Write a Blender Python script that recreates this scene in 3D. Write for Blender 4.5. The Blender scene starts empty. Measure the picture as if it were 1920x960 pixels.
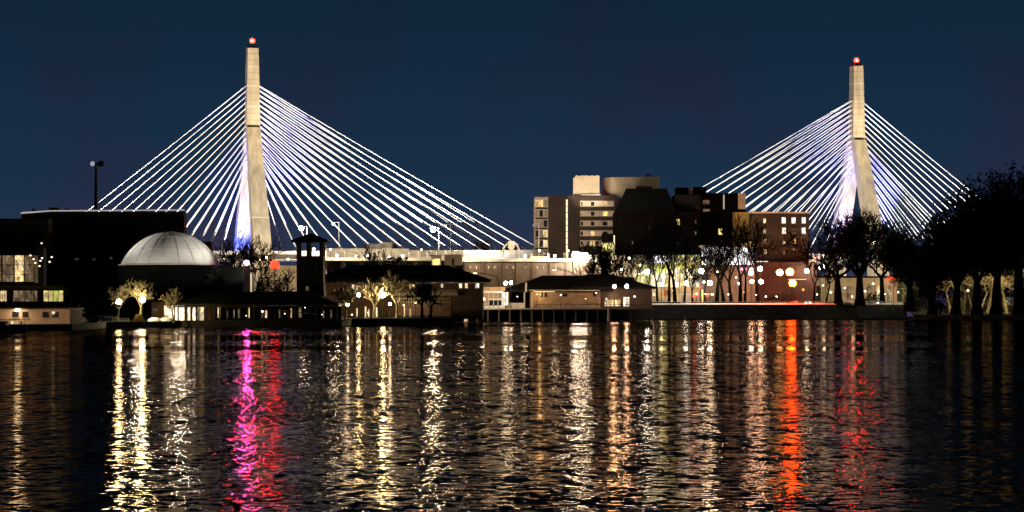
import bpy, math, random
from mathutils import Vector, Matrix
R = math.radians
rnd = random.Random(7)
scene = bpy.context.scene
COL = scene.collection

# ------------------------------------------------------------------ camera / world / exposure
F = 4516.0; CX = 960.0; HZ = 568.0; EYE = 5.0
cam_data = bpy.data.cameras.new("camera")
cam = bpy.data.objects.new("camera", cam_data); COL.objects.link(cam)
cam.location = (0, 0, EYE); cam.rotation_euler = (R(90), 0, 0)
cam_data.sensor_width = 36.0; cam_data.lens = F / 1920 * 36.0
cam_data.shift_y = (HZ - 480) / 1920.0
cam_data.clip_start = 0.5; cam_data.clip_end = 20000
scene.camera = cam

world = bpy.data.worlds.new("World"); scene.world = world
world.use_nodes = True
wt = world.node_tree; wn = wt.nodes; wl = wt.links
wn.clear()
w_out = wn.new("ShaderNodeOutputWorld"); w_bg = wn.new("ShaderNodeBackground")
w_geo = wn.new("ShaderNodeTexCoord"); w_sep = wn.new("ShaderNodeSeparateXYZ")
w_ramp = wn.new("ShaderNodeValToRGB")
w_noise = wn.new("ShaderNodeTexNoise"); w_noise.inputs["Scale"].default_value = 14.0; w_noise.inputs["Detail"].default_value = 2.0
w_mix = wn.new("ShaderNodeMix"); w_mix.data_type = 'RGBA'; w_mix.blend_type = 'MIX'
wl.new(w_geo.outputs["Generated"], w_sep.inputs[0]); wl.new(w_sep.outputs["Z"], w_ramp.inputs[0])
el = w_ramp.color_ramp.elements
el[0].position = 0.0; el[0].color = (0.033, 0.038, 0.078, 1)
el[1].position = 0.12; el[1].color = (0.0052, 0.0200, 0.042, 1)
e = el.new(0.045); e.color = (0.0105, 0.0300, 0.064, 1)
e = el.new(0.24); e.color = (0.0008, 0.0015, 0.003, 1)
wl.new(w_geo.outputs["Generated"], w_noise.inputs["Vector"])
w_mr = wn.new("ShaderNodeMapRange"); w_mr.inputs[1].default_value = 0.45; w_mr.inputs[2].default_value = 0.68
w_mr.inputs[4].default_value = 0.75
wl.new(w_noise.outputs["Fac"], w_mr.inputs[0]); wl.new(w_mr.outputs[0], w_mix.inputs["Factor"])
w_mul = wn.new("ShaderNodeMix"); w_mul.data_type = 'RGBA'; w_mul.blend_type = 'MULTIPLY'; w_mul.inputs["Factor"].default_value = 1
w_mul.inputs["B"].default_value = (1.9, 0.72, 0.85, 1)
wl.new(w_ramp.outputs[0], w_mul.inputs["A"])
wl.new(w_ramp.outputs[0], w_mix.inputs["A"]); wl.new(w_mul.outputs["Result"], w_mix.inputs["B"])
wl.new(w_mix.outputs["Result"], w_bg.inputs[0]); w_bg.inputs[1].default_value = 1.0
wl.new(w_bg.outputs[0], w_out.inputs[0])

scene.view_settings.view_transform = 'Standard'; scene.view_settings.look = 'None'
scene.view_settings.exposure = 0.0; scene.view_settings.gamma = 1.0
scene.view_settings.use_curve_mapping = False
cy = scene.cycles
cy.max_bounces = 5; cy.diffuse_bounces = 2; cy.glossy_bounces = 3
cy.sample_clamp_indirect = 4.0; cy.sample_clamp_direct = 0.0
cy.caustics_reflective = False; cy.caustics_refractive = False
cy.use_denoising = True
try: cy.use_light_tree = True
except Exception: pass

def P(px, row, D):
    """the world point seen at (px,row) of the 1920-wide photograph, D metres out"""
    return Vector(((px - CX) * D / F, D, EYE + (HZ - row) * D / F))
def X(px, D): return (px - CX) * D / F
def Z(row, D): return EYE + (HZ - row) * D / F

# ------------------------------------------------------------------ materials
MATS = {}
def mat(name, base, rough=0.8, var=0.25, scale=0.6, spec=0.3, metal=0.0, emit=None, L=0.0, stretch=(1, 1, 1), brick=None):
    if name in MATS: return MATS[name]
    m = bpy.data.materials.new(name); m.use_nodes = True
    nt = m.node_tree; n = nt.nodes; l = nt.links; n.clear()
    out = n.new("ShaderNodeOutputMaterial"); b = n.new("ShaderNodeBsdfPrincipled")
    l.new(b.outputs[0], out.inputs[0])
    tc = n.new("ShaderNodeNewGeometry"); mp = n.new("ShaderNodeMapping"); mp.inputs["Scale"].default_value = stretch
    l.new(tc.outputs["Position"], mp.inputs[0])
    nz = n.new("ShaderNodeTexNoise"); nz.inputs["Scale"].default_value = scale; nz.inputs["Detail"].default_value = 5
    l.new(mp.outputs[0], nz.inputs["Vector"])
    mr = n.new("ShaderNodeMapRange"); mr.inputs[1].default_value = 0.3; mr.inputs[2].default_value = 0.7
    mr.inputs[3].default_value = 1 - var; mr.inputs[4].default_value = 1 + var
    l.new(nz.outputs["Fac"], mr.inputs[0])
    mx = n.new("ShaderNodeMix"); mx.data_type = 'RGBA'; mx.blend_type = 'MULTIPLY'; mx.inputs["Factor"].default_value = 1
    mx.inputs["A"].default_value = (*base, 1)
    if brick:
        bt = n.new("ShaderNodeTexBrick"); bt.inputs["Scale"].default_value = brick
        bt.inputs["Color1"].default_value = (*base, 1); bt.inputs["Color2"].default_value = (*[c * 0.75 for c in base], 1)
        bt.inputs["Mortar"].default_value = (*[c * 0.5 + .05 for c in base], 1)
        m2 = n.new("ShaderNodeMapping"); m2.inputs["Rotation"].default_value = (R(90), 0, 0)
        l.new(tc.outputs["Position"], m2.inputs[0]); l.new(m2.outputs[0], bt.inputs["Vector"])
        l.new(bt.outputs["Color"], mx.inputs["A"])
    cmb = n.new("ShaderNodeCombineColor")
    for k in range(3): l.new(mr.outputs[0], cmb.inputs[k])
    l.new(cmb.outputs[0], mx.inputs["B"])
    l.new(mx.outputs["Result"], b.inputs["Base Color"])
    b.inputs["Roughness"].default_value = rough; b.inputs["Metallic"].default_value = metal
    b.inputs["Specular IOR Level"].default_value = spec
    if emit is not None:
        b.inputs["Emission Color"].default_value = (*emit, 1); b.inputs["Emission Strength"].default_value = L
    MATS[name] = m
    return m

def lamp_mat(name, color, L):
    if name in MATS: return MATS[name]
    m = bpy.data.materials.new(name); m.use_nodes = True
    n = m.node_tree.nodes; l = m.node_tree.links; n.clear()
    out = n.new("ShaderNodeOutputMaterial"); e_ = n.new("ShaderNodeEmission")
    e_.inputs[0].default_value = (*color, 1); e_.inputs[1].default_value = L
    l.new(e_.outputs[0], out.inputs[0]); MATS[name] = m
    return m

def window_mat(name, c1, c2, L, scale=0.5, lo=0.25):
    """a lit room behind glass: patches of furniture, curtains and lamps of different brightness"""
    if name in MATS: return MATS[name]
    m = bpy.data.materials.new(name); m.use_nodes = True
    n = m.node_tree.nodes; l = m.node_tree.links; n.clear()
    out = n.new("ShaderNodeOutputMaterial"); b = n.new("ShaderNodeBsdfPrincipled")
    tc = n.new("ShaderNodeNewGeometry")
    mp = n.new("ShaderNodeMapping"); mp.inputs["Scale"].default_value = (1.6, 1, 0.8)
    v = n.new("ShaderNodeTexVoronoi"); v.inputs["Scale"].default_value = scale; v.distance = 'CHEBYCHEV'
    nz = n.new("ShaderNodeTexNoise"); nz.inputs["Scale"].default_value = scale * 2.3; nz.inputs["Detail"].default_value = 3
    l.new(tc.outputs["Position"], mp.inputs[0]); l.new(mp.outputs[0], v.inputs["Vector"]); l.new(mp.outputs[0], nz.inputs["Vector"])
    sp = n.new("ShaderNodeSeparateColor"); l.new(v.outputs["Color"], sp.inputs[0])
    mix = n.new("ShaderNodeMix"); mix.data_type = 'RGBA'
    mix.inputs["A"].default_value = (*c1, 1); mix.inputs["B"].default_value = (*c2, 1)
    l.new(sp.outputs[0], mix.inputs["Factor"])
    mr = n.new("ShaderNodeMapRange"); mr.inputs[3].default_value = lo; mr.inputs[4].default_value = 1.0
    l.new(sp.outputs[1], mr.inputs[0])
    m2 = n.new("ShaderNodeMapRange"); m2.inputs[1].default_value = .35; m2.inputs[2].default_value = .65; m2.inputs[3].default_value = .45; m2.inputs[4].default_value = 1.3
    l.new(nz.outputs["Fac"], m2.inputs[0])
    mu = n.new("ShaderNodeMath"); mu.operation = 'MULTIPLY'; l.new(mr.outputs[0], mu.inputs[0]); l.new(m2.outputs[0], mu.inputs[1])
    mu2 = n.new("ShaderNodeMath"); mu2.operation = 'MULTIPLY'; mu2.inputs[1].default_value = L; l.new(mu.outputs[0], mu2.inputs[0])
    b.inputs["Base Color"].default_value = (0.05, 0.05, 0.05, 1); b.inputs["Roughness"].default_value = 0.15
    l.new(mix.outputs["Result"], b.inputs["Emission Color"]); l.new(mu2.outputs[0], b.inputs["Emission Strength"])
    l.new(b.outputs[0], out.inputs[0]); MATS[name] = m
    return m

M = dict(
    concrete=mat("concrete", (0.44, 0.355, 0.225), 0.85, 0.26, 0.55, stretch=(1, 1, .14)),
    concrete_band=mat("concrete_band", (0.62, 0.54, 0.40), 0.85, 0.1, 0.5),
    cable=mat("cable", (0.85, 0.83, 0.80), 0.45, 0.06, 2.0),
    deck=mat("deck_concrete", (0.34, 0.32, 0.28), 0.85, 0.3, 0.3),
    white_wall=mat("white_wall", (0.46, 0.41, 0.33), 0.8, 0.4, 0.3),
    dark_metal=mat("dark_metal", (0.03, 0.03, 0.03), 0.5, 0.2, 3.0, metal=0.5),
    grey_metal=mat("grey_metal", (0.22, 0.22, 0.22), 0.5, 0.2, 3.0, metal=0.3),
    light_metal=mat("light_metal", (0.6, 0.58, 0.54), 0.45, 0.15, 3.0),
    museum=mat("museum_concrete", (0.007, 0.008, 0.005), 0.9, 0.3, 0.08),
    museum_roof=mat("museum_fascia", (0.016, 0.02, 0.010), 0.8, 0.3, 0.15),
    dome=mat("dome_shell", (0.62, 0.60, 0.54), 1.0, 0.07, 0.35, spec=0.0),
    cream=mat("cream_siding", (0.50, 0.36, 0.25), 0.8, 0.15, 0.8),
    brick=mat("brick", (0.20, 0.11, 0.07), 0.9, 0.3, 0.5, brick=1.2),
    red_brick=mat("red_brick", (0.05, 0.018, 0.012), 0.95, 0.3, 0.3, brick=1.0),
    brown_brick=mat("brown_brick", (0.050, 0.032, 0.023), 0.9, 0.3, 0.12, brick=1.2),
    viaduct=mat("viaduct_stone", (0.15, 0.095, 0.06), 0.9, 0.3, 0.2, brick=0.5),
    band=mat("concrete_spandrel", (0.60, 0.50, 0.40), 0.85, 0.2, 0.4),
    beige=mat("beige_panel", (0.55, 0.46, 0.34), 0.8, 0.2, 0.3),
    roof=mat("slate_roof", (0.010, 0.0105, 0.010), 0.85, 0.35, 1.0, spec=.15),
    green_roof=mat("green_copper_roof", (0.022, 0.032, 0.012), 0.6, 0.3, 0.5, stretch=(3, 1, .3)),
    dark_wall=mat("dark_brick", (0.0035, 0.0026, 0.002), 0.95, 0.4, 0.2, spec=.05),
    wood=mat("dark_wood", (0.09, 0.06, 0.035), 0.7, 0.3, 1.5),
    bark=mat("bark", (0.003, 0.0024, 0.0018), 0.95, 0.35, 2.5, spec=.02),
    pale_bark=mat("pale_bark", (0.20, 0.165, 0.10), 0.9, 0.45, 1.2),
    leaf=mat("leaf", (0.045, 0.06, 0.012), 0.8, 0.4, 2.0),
    lit_leaf=mat("spring_leaf", (0.12, 0.12, 0.03), 0.8, 0.4, 2.0),  # lamp-lit foliage, its brightness put into the leaf colour
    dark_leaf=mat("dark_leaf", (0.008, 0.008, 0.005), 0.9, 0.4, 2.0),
    grass=mat("grass", (0.07, 0.08, 0.02), 0.95, 0.4, 1.0),
    earth=mat("earth", (0.05, 0.045, 0.035), 0.95, 0.4, 0.2),
    stone=mat("granite", (0.05, 0.045, 0.038), 0.85, 0.4, 0.8, brick=0.7),
    capstone=mat("capstone", (0.66, 0.60, 0.5), 0.7, 0.2, 1.5),
    pane_dark=mat("dark_glass", (0.02, 0.02, 0.022), 0.1, 0.2, 1.0, spec=0.6),
    curtain=mat("curtain", (0.34, 0.29, 0.23), 0.9, 0.25, 1.5),
    yellow=mat("yellow_tarp", (0.65, 0.40, 0.05), 0.6, 0.15, 2.0),
    white=mat("white_paint", (0.78, 0.76, 0.70), 0.5, 0.08, 2.0),
    red=mat("red_paint", (0.55, 0.03, 0.02), 0.5, 0.1, 2.0),
    rubber=mat("rubber", (0.02, 0.02, 0.02), 0.9, 0.1, 2.0),
    hull=mat("hull_paint", (0.06, 0.065, 0.07), 0.4, 0.15, 1.0),
    asphalt=mat("asphalt", (0.05, 0.05, 0.05), 0.9, 0.3, 1.0),
)
W_WARM = window_mat("window_warm", (1.0, 0.62, 0.22), (1.0, 0.83, 0.5), 1.6, 0.9)
W_YEL = window_mat("window_yellow", (1.0, 0.80, 0.25), (1.0, 0.55, 0.15), 2.2, 0.9, 0.5)
W_DIM = window_mat("window_dim", (0.6, 0.36, 0.16), (0.85, 0.6, 0.35), 0.34, 0.7)
W_WHITE = window_mat("window_white", (0.93, 0.9, 0.95), (1.0, 0.95, 0.85), 2.4, 0.25, 0.75)
W_BRIGHT = window_mat("window_bright", (1.0, 0.78, 0.42), (1.0, 0.92, 0.7), 2.8, 0.6, 0.15)
W_LIME = window_mat("window_lime", (0.75, 0.9, 0.15), (1.0, 0.75, 0.3), 1.3, 0.4, 0.4)

# ------------------------------------------------------------------ mesh helpers
class MB:
    def __init__(s): s.v = []; s.f = []; s.m = []; s.mats = []
    def mi(s, m):
        if m not in s.mats: s.mats.append(m)
        return s.mats.index(m)
    def add(s, vs, fs, m):
        b = len(s.v); s.v += [tuple(v) for v in vs]; k = s.mi(m)
        for f in fs: s.f.append([b + i for i in f]); s.m.append(k)
        return s
    def box(s, x0, x1, y0, y1, z0, z1, m):
        vs = [(x0,y0,z0),(x1,y0,z0),(x1,y1,z0),(x0,y1,z0),(x0,y0,z1),(x1,y0,z1),(x1,y1,z1),(x0,y1,z1)]
        return s.add(vs, [(0,3,2,1),(4,5,6,7),(0,1,5,4),(1,2,6,5),(2,3,7,6),(3,0,4,7)], m)
    def pbox(s, p0, p1, r0, r1, D, depth, m):
        """front face spans pixels p0..p1, rows r0(top)..r1 at distance D"""
        return s.box(X(p0, D), X(p1, D), D, D + depth, Z(r1, D), Z(r0, D), m)
    def hexa(s, vs, m):
        return s.add(vs, [(0,3,2,1),(4,5,6,7),(0,1,5,4),(1,2,6,5),(2,3,7,6),(3,0,4,7)], m)
    def tube(s, a, b, r0, r1, m, n=8, cap=True):
        a = Vector(a); b = Vector(b); d = (b - a)
        if d.length < 1e-6: return s
        d.normalize(); u = d.orthogonal().normalized(); w = d.cross(u)
        vs = [a + (u*math.cos(2*math.pi*i/n) + w*math.sin(2*math.pi*i/n))*r0 for i in range(n)]
        vs += [b + (u*math.cos(2*math.pi*i/n) + w*math.sin(2*math.pi*i/n))*r1 for i in range(n)]
        fs = [(i, (i+1) % n, n+(i+1) % n, n+i) for i in range(n)]
        if cap: fs += [tuple(range(n))[::-1], tuple(range(n, 2*n))]
        return s.add(vs, fs, m)
    def ball(s, c, r, m, seg=10, ring=6, sc=(1,1,1), zmin=-1.0):
        c = Vector(c); vs = []; fs = []
        for j in range(ring+1):
            t = -1 + 2*j/ring; t = max(t, zmin); a = math.asin(max(-1, min(1, t)))
            a = math.pi*(j/ring) - math.pi/2
            if math.sin(a) < zmin: a = math.asin(zmin)
            for i in range(seg):
                p = 2*math.pi*i/seg
                vs.append(c + Vector((math.cos(a)*math.cos(p)*sc[0], math.cos(a)*math.sin(p)*sc[1], math.sin(a)*sc[2]))*r)
        for j in range(ring):
            for i in range(seg):
                fs.append((j*seg+i, j*seg+(i+1) % seg, (j+1)*seg+(i+1) % seg, (j+1)*seg+i))
        return s.add(vs, fs, m)
    def hip(s, x0, x1, y0, y1, z0, z1, rx0, rx1, m, ry=None, th=0.25):
        ry = (y0+y1)/2 if ry is None else ry
        vs = [(x0,y0,z0),(x1,y0,z0),(x1,y1,z0),(x0,y1,z0),(x0,y0,z0+th),(x1,y0,z0+th),(x1,y1,z0+th),(x0,y1,z0+th),(rx0,ry,z1),(rx1,ry,z1)]
        return s.add(vs, [(0,3,2,1),(0,1,5,4),(1,2,6,5),(2,3,7,6),(3,0,4,7),(4,5,9,8),(6,7,8,9),(5,6,9),(7,4,8)], m)
    def build(s, name, parent=None, smooth=False):
        me = bpy.data.meshes.new(name)
        off = Vector(parent_world(parent)) if parent else Vector((0,0,0))
        me.from_pydata([tuple(Vector(v) - off) for v in s.v], [], s.f)
        for m in s.mats: me.materials.append(m)
        me.polygons.foreach_set("material_index", s.m)
        if smooth: me.polygons.foreach_set("use_smooth", [True]*len(s.f))
        me.update()
        o = bpy.data.objects.new(name, me); COL.objects.link(o)
        if parent: o.parent = parent
        return o
def parent_world(o):
    v = Vector((0,0,0))
    while o is not None: v += o.location; o = o.parent
    return v
def tag(o, label=None, cat=None, group=None, kind=None):
    if label: o["label"] = label
    if cat: o["category"] = cat
    if group: o["group"] = group
    if kind: o["kind"] = kind
    return o
def thing(name, loc, label, cat, group=None):
    o = bpy.data.objects.new(name, None); COL.objects.link(o); o.location = loc; o.empty_display_size = 0.3
    return tag(o, label, cat, group)
def solo(mb, name, label, cat, group=None, loc=None, smooth=False):
    """one-mesh thing whose origin sits at its base"""
    xs = [v[0] for v in mb.v]; ys = [v[1] for v in mb.v]; zs = [v[2] for v in mb.v]
    c = Vector(((min(xs)+max(xs))/2, (min(ys)+max(ys))/2, min(zs)))
    mb.v = [tuple(Vector(v)-c) for v in mb.v]
    o = mb.build(name, None, smooth); o.location = c
    return tag(o, label, cat, group)
def add_light(kind, name, loc, target, power, color, parent=None, spot=None, radius=0.3, blend=0.4):
    ld = bpy.data.lights.new(name, kind); ld.energy = power; ld.color = color
    ld.shadow_soft_size = radius
    if kind == 'SPOT': ld.spot_size = R(spot); ld.spot_blend = blend
    o = bpy.data.objects.new(name, ld); COL.objects.link(o)
    loc = Vector(loc)
    if target is not None: o.rotation_euler = (Vector(target)-loc).to_track_quat('-Z', 'Y').to_euler()
    if parent: o.parent = parent; o.location = loc - parent_world(parent)
    else: o.location = loc
    return o

# ------------------------------------------------------------------ land and water
EDGE = [(-1400,430,1.1),(0,430,1.1),(135,442,1.1),(200,480,1.2),(340,495,1.3),(640,502,1.4),(660,540,1.5),(846,546,1.6),(852,664,3.45),
        (1132,664,3.45),(1138,762,4.25),(1700,785,4.35),(1712,712,1.3),(1920,700,1.3),(3600,690,1.3)]
def edge_at(px):
    for a, b in zip(EDGE, EDGE[1:]):
        if a[0] <= px <= b[0]:
            t = (px-a[0])/(b[0]-a[0]); return a[1]+(b[1]-a[1])*t, a[2]+(b[2]-a[2])*t
    return EDGE[0][1:] if px < 0 else EDGE[-1][1:]
def gz(px, D):
    df, zf = edge_at(px); t = max(0, min(1, (D-df-25)/170))
    return zf + (4.4-zf)*t*t*(3-2*t)
def G(px, D): return Vector((X(px, D), D, gz(px, D)))

pxs = sorted(set([e_[0] for e_ in EDGE] + list(range(-1400, 3601, 50))))
dst = [0, 8, 20, 40, 70, 110, 160, 220, 340, 520, 720]
mb = MB(); vs = []; fs = []
for p in pxs:
    df, zf = edge_at(p)
    for d in dst: vs.append((X(p, df+d), df+d, gz(p, df+d)))
n = len(dst)
for i in range(len(pxs)-1):
    for j in range(n-1): fs.append((i*n+j, (i+1)*n+j, (i+1)*n+j+1, i*n+j+1))
mb.add(vs, fs, M["earth"])
tag(mb.build("ground"), kind="structure")

# river
def water_material():
    m = bpy.data.materials.new("river_water"); m.use_nodes = True
    nt = m.node_tree; n = nt.nodes; l = nt.links; n.clear()
    out = n.new("ShaderNodeOutputMaterial")
    g = n.new("ShaderNodeNewGeometry")
    sep = n.new("ShaderNodeSeparateXYZ"); l.new(g.outputs["Position"], sep.inputs[0])
    def noise(scale, stretch, detail=2.0, rough=0.5):
        mp = n.new("ShaderNodeMapping"); mp.inputs["Scale"].default_value = stretch
        l.new(g.outputs["Position"], mp.inputs[0])
        t = n.new("ShaderNodeTexNoise"); t.inputs["Scale"].default_value = scale; t.inputs["Detail"].default_value = detail
        t.inputs["Roughness"].default_value = rough
        l.new(mp.outputs[0], t.inputs["Vector"]); return t
    def vm(op, a, b):
        q = n.new("ShaderNodeVectorMath"); q.operation = op
        for k, s_ in enumerate((a, b)):
            if hasattr(s_, "links"): l.new(s_, q.inputs[k])
            elif isinstance(s_, (int, float)): q.inputs[3 if op == 'SCALE' else k].default_value = s_
            else: q.inputs[k].default_value = s_
        return q.outputs[0]
    def slope(t, amp):
        s_ = vm('SUBTRACT', t.outputs["Color"], (0.5, 0.5, 0.5))
        return vm('MULTIPLY', s_, amp)
    def weight(y0, y1, v0, v1):
        q = n.new("ShaderNodeMapRange"); q.inputs[1].default_value = y0; q.inputs[2].default_value = y1
        q.inputs[3].default_value = v0; q.inputs[4].default_value = v1; l.new(sep.outputs["Y"], q.inputs[0]); return q.outputs[0]
    def scaled(v, w_):
        q = n.new("ShaderNodeVectorMath"); q.operation = 'SCALE'; l.new(v, q.inputs[0]); l.new(w_, q.inputs["Scale"]); return q.outputs[0]
    a = scaled(slope(noise(2.7, (0.85, 1.0, 1), 2.0, 0.6), (0.56, 0.70, 0)), weight(80, 260, 1.0, 0.45))   # ripples
    b = slope(noise(0.45, (1.0, 0.6, 1), 1.0, 0.5), (0.06, 0.16, 0))                                      # wavelets
    c = slope(noise(0.07, (0.5, 1.0, 1), 1.0), (0.01, 0.06, 0))                                           # long undulation
    d_ = scaled(slope(noise(1.9, (1.0, 0.32, 1), 1.0, 0.5), (0.32, 0.44, 0)), weight(75, 140, 0.25, 1.0)) # wave trains of the open basin
    e_ = scaled(slope(noise(1.3, (1.0, 0.14, 1), 1.0, 0.5), (0.26, 0.42, 0)), weight(140, 260, 0.0, 1.0))
    tot = vm('ADD', vm('ADD', vm('ADD', vm('ADD', a, b), c), d_), e_)
    # calmer lanes lying across the river, smoother in the lee of the far shore
    lane = noise(0.016, (0.10, 1.0, 1), 3.0)
    mr = n.new("ShaderNodeMapRange"); mr.inputs[1].default_value = 0.44; mr.inputs[2].default_value = 0.56
    mr.inputs[3].default_value = 0.04; mr.inputs[4].default_value = 0.95
    l.new(lane.outputs["Fac"], mr.inputs[0])
    far = n.new("ShaderNodeMapRange"); far.inputs[1].default_value = 110; far.inputs[2].default_value = 260
    far.inputs[3].default_value = 0.0; far.inputs[4].default_value = 1.0; l.new(sep.outputs["Y"], far.inputs[0])
    mixl = n.new("ShaderNodeMix")
    gust = noise(0.06, (0.35, 1.0, 1), 2.0); gm = n.new("ShaderNodeMapRange"); gm.inputs[1].default_value = 0.35; gm.inputs[2].default_value = 0.65
    gm.inputs[3].default_value = 0.55; gm.inputs[4].default_value = 1.25; l.new(gust.outputs["Fac"], gm.inputs[0]); l.new(gm.outputs[0], mixl.inputs["A"])
    l.new(far.outputs[0], mixl.inputs["Factor"]); l.new(mr.outputs[0], mixl.inputs["B"])
    sc = n.new("ShaderNodeVectorMath"); sc.operation = 'SCALE'; l.new(tot, sc.inputs[0]); l.new(mixl.outputs["Result"], sc.inputs["Scale"])
    up = vm('ADD', sc.outputs[0], (0, 0, 1)); nr = vm('NORMALIZE', up, (0, 0, 0))
    gl = n.new("ShaderNodeBsdfGlossy"); gl.inputs["Color"].default_value = (0.22, 0.18, 0.145, 1); gl.inputs["Roughness"].default_value = 0.04
    l.new(nr, gl.inputs["Normal"])
    df = n.new("ShaderNodeBsdfDiffuse"); df.inputs["Color"].default_value = (0.003, 0.003, 0.003, 1)
    ad = n.new("ShaderNodeAddShader"); l.new(gl.outputs[0], ad.inputs[0]); l.new(df.outputs[0], ad.inputs[1])
    l.new(ad.outputs[0], out.inputs[0])
    return m
mb = MB(); mb.add([(-850,-150,0),(850,-150,0),(850,900,0),(-850,900,0)], [(0,1,2,3)], water_material())
tag(mb.build("river_water"), kind="structure")

def wall_along(pts, th, zb, m, cap=None, caph=0.25):
    mb = MB()
    for (p0, d0, z0), (p1, d1, z1) in zip(pts, pts[1:]):
        a = Vector((X(p0, d0), d0, 0)); b = Vector((X(p1, d1), d1, 0)); o_ = Vector((0, -th, 0))
        mb.hexa([a+o_+Vector((0,0,zb)), b+o_+Vector((0,0,zb)), b+Vector((0,0,zb)), a+Vector((0,0,zb)),
                 a+o_+Vector((0,0,z0)), b+o_+Vector((0,0,z1)), b+Vector((0,0,z1)), a+Vector((0,0,z0))], m)
    return mb
def caps(pts, th, m, h=0.22, proud=0.12):
    mb = MB()
    for (p0, d0, z0), (p1, d1, z1) in zip(pts, pts[1:]):
        a = Vector((X(p0, d0), d0, z0)); b = Vector((X(p1, d1), d1, z1)); f_ = Vector((0, -th-proud, 0)); bk = Vector((0, 0.15, 0)); u = Vector((0,0,h)); g_ = Vector((0,0,.004))
        mb.hexa([a+f_+g_, b+f_+g_, b+bk+g_, a+bk+g_, a+f_+u*.35, b+f_+u*.35, b+bk+u*1.5, a+bk+u*1.5], m)
    return mb
L_pts = [(p, d, z+0.05) for p, d, z in EDGE[:6]]
sw = thing("seawall", G(200, 480), "low dark stone seawall below the museum and the long canopy", "seawall")
wall_along(L_pts, 0.6, -1, M["stone"]).build("wall", sw)
M_pts = [(641, 515, 1.45)] + [(p, d, z+0.05) for p, d, z in EDGE[6:8]]
sw = thing("seawall", G(750, 545), "dark stone bank below the lawn with two yellow lamps", "seawall")
wall_along(M_pts, 0.6, -1, M["stone"]).build("wall", sw)
R_pts = [(p, d, z+0.05) for p, d, z in EDGE[10:12]]
sw = thing("seawall", G(1400, 770), "tall promenade seawall with pale capstone below the bare trees", "seawall")
wall_along(R_pts, 0.8, -1, M["stone"]).build("wall", sw)
caps(R_pts, 0.8, M["capstone"], 0.42).build("capstone", sw)
R2 = [(p, d, z+0.05) for p, d, z in EDGE[12:]]
sw = thing("seawall", G(1800, 705), "black bank below the dense dark trees", "seawall")
wall_along(R2, 0.6, -1, M["stone"]).build("wall", sw)

# grass lawn strips, 4 mm above the land sheet
def lawn(name, p0, p1, d0, d1, m=M["grass"], lift=0.012, kind="structure"):
    mb = MB(); vs = []; fs = []; N = 14; K = 4
    for i in range(N+1):
        p = p0+(p1-p0)*i/N; df = edge_at(p)[0]
        for j in range(K+1):
            D = df + d0+(d1-d0)*j/K; vs.append((X(p, D), D, gz(p, D)+lift))
    for i in range(N):
        for j in range(K): fs.append((i*(K+1)+j, (i+1)*(K+1)+j, (i+1)*(K+1)+j+1, i*(K+1)+j+1))
    mb.add(vs, fs, m); return tag(mb.build(name), kind=kind)
lawn("lawn", 200, 340, 1, 22); lawn("lawn", 662, 845, 1, 22); lawn("lawn", 1540, 1698, 2, 24)
lawn("footpath", 1140, 1540, 2, 16, M["capstone"]); lawn("road", 1140, 1698, 30, 44, M["asphalt"])
lawn("lawn", 1714, 1918, 30, 110); lawn("footpath", 1796, 1862, 44, 66, M["capstone"], .02)

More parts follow.
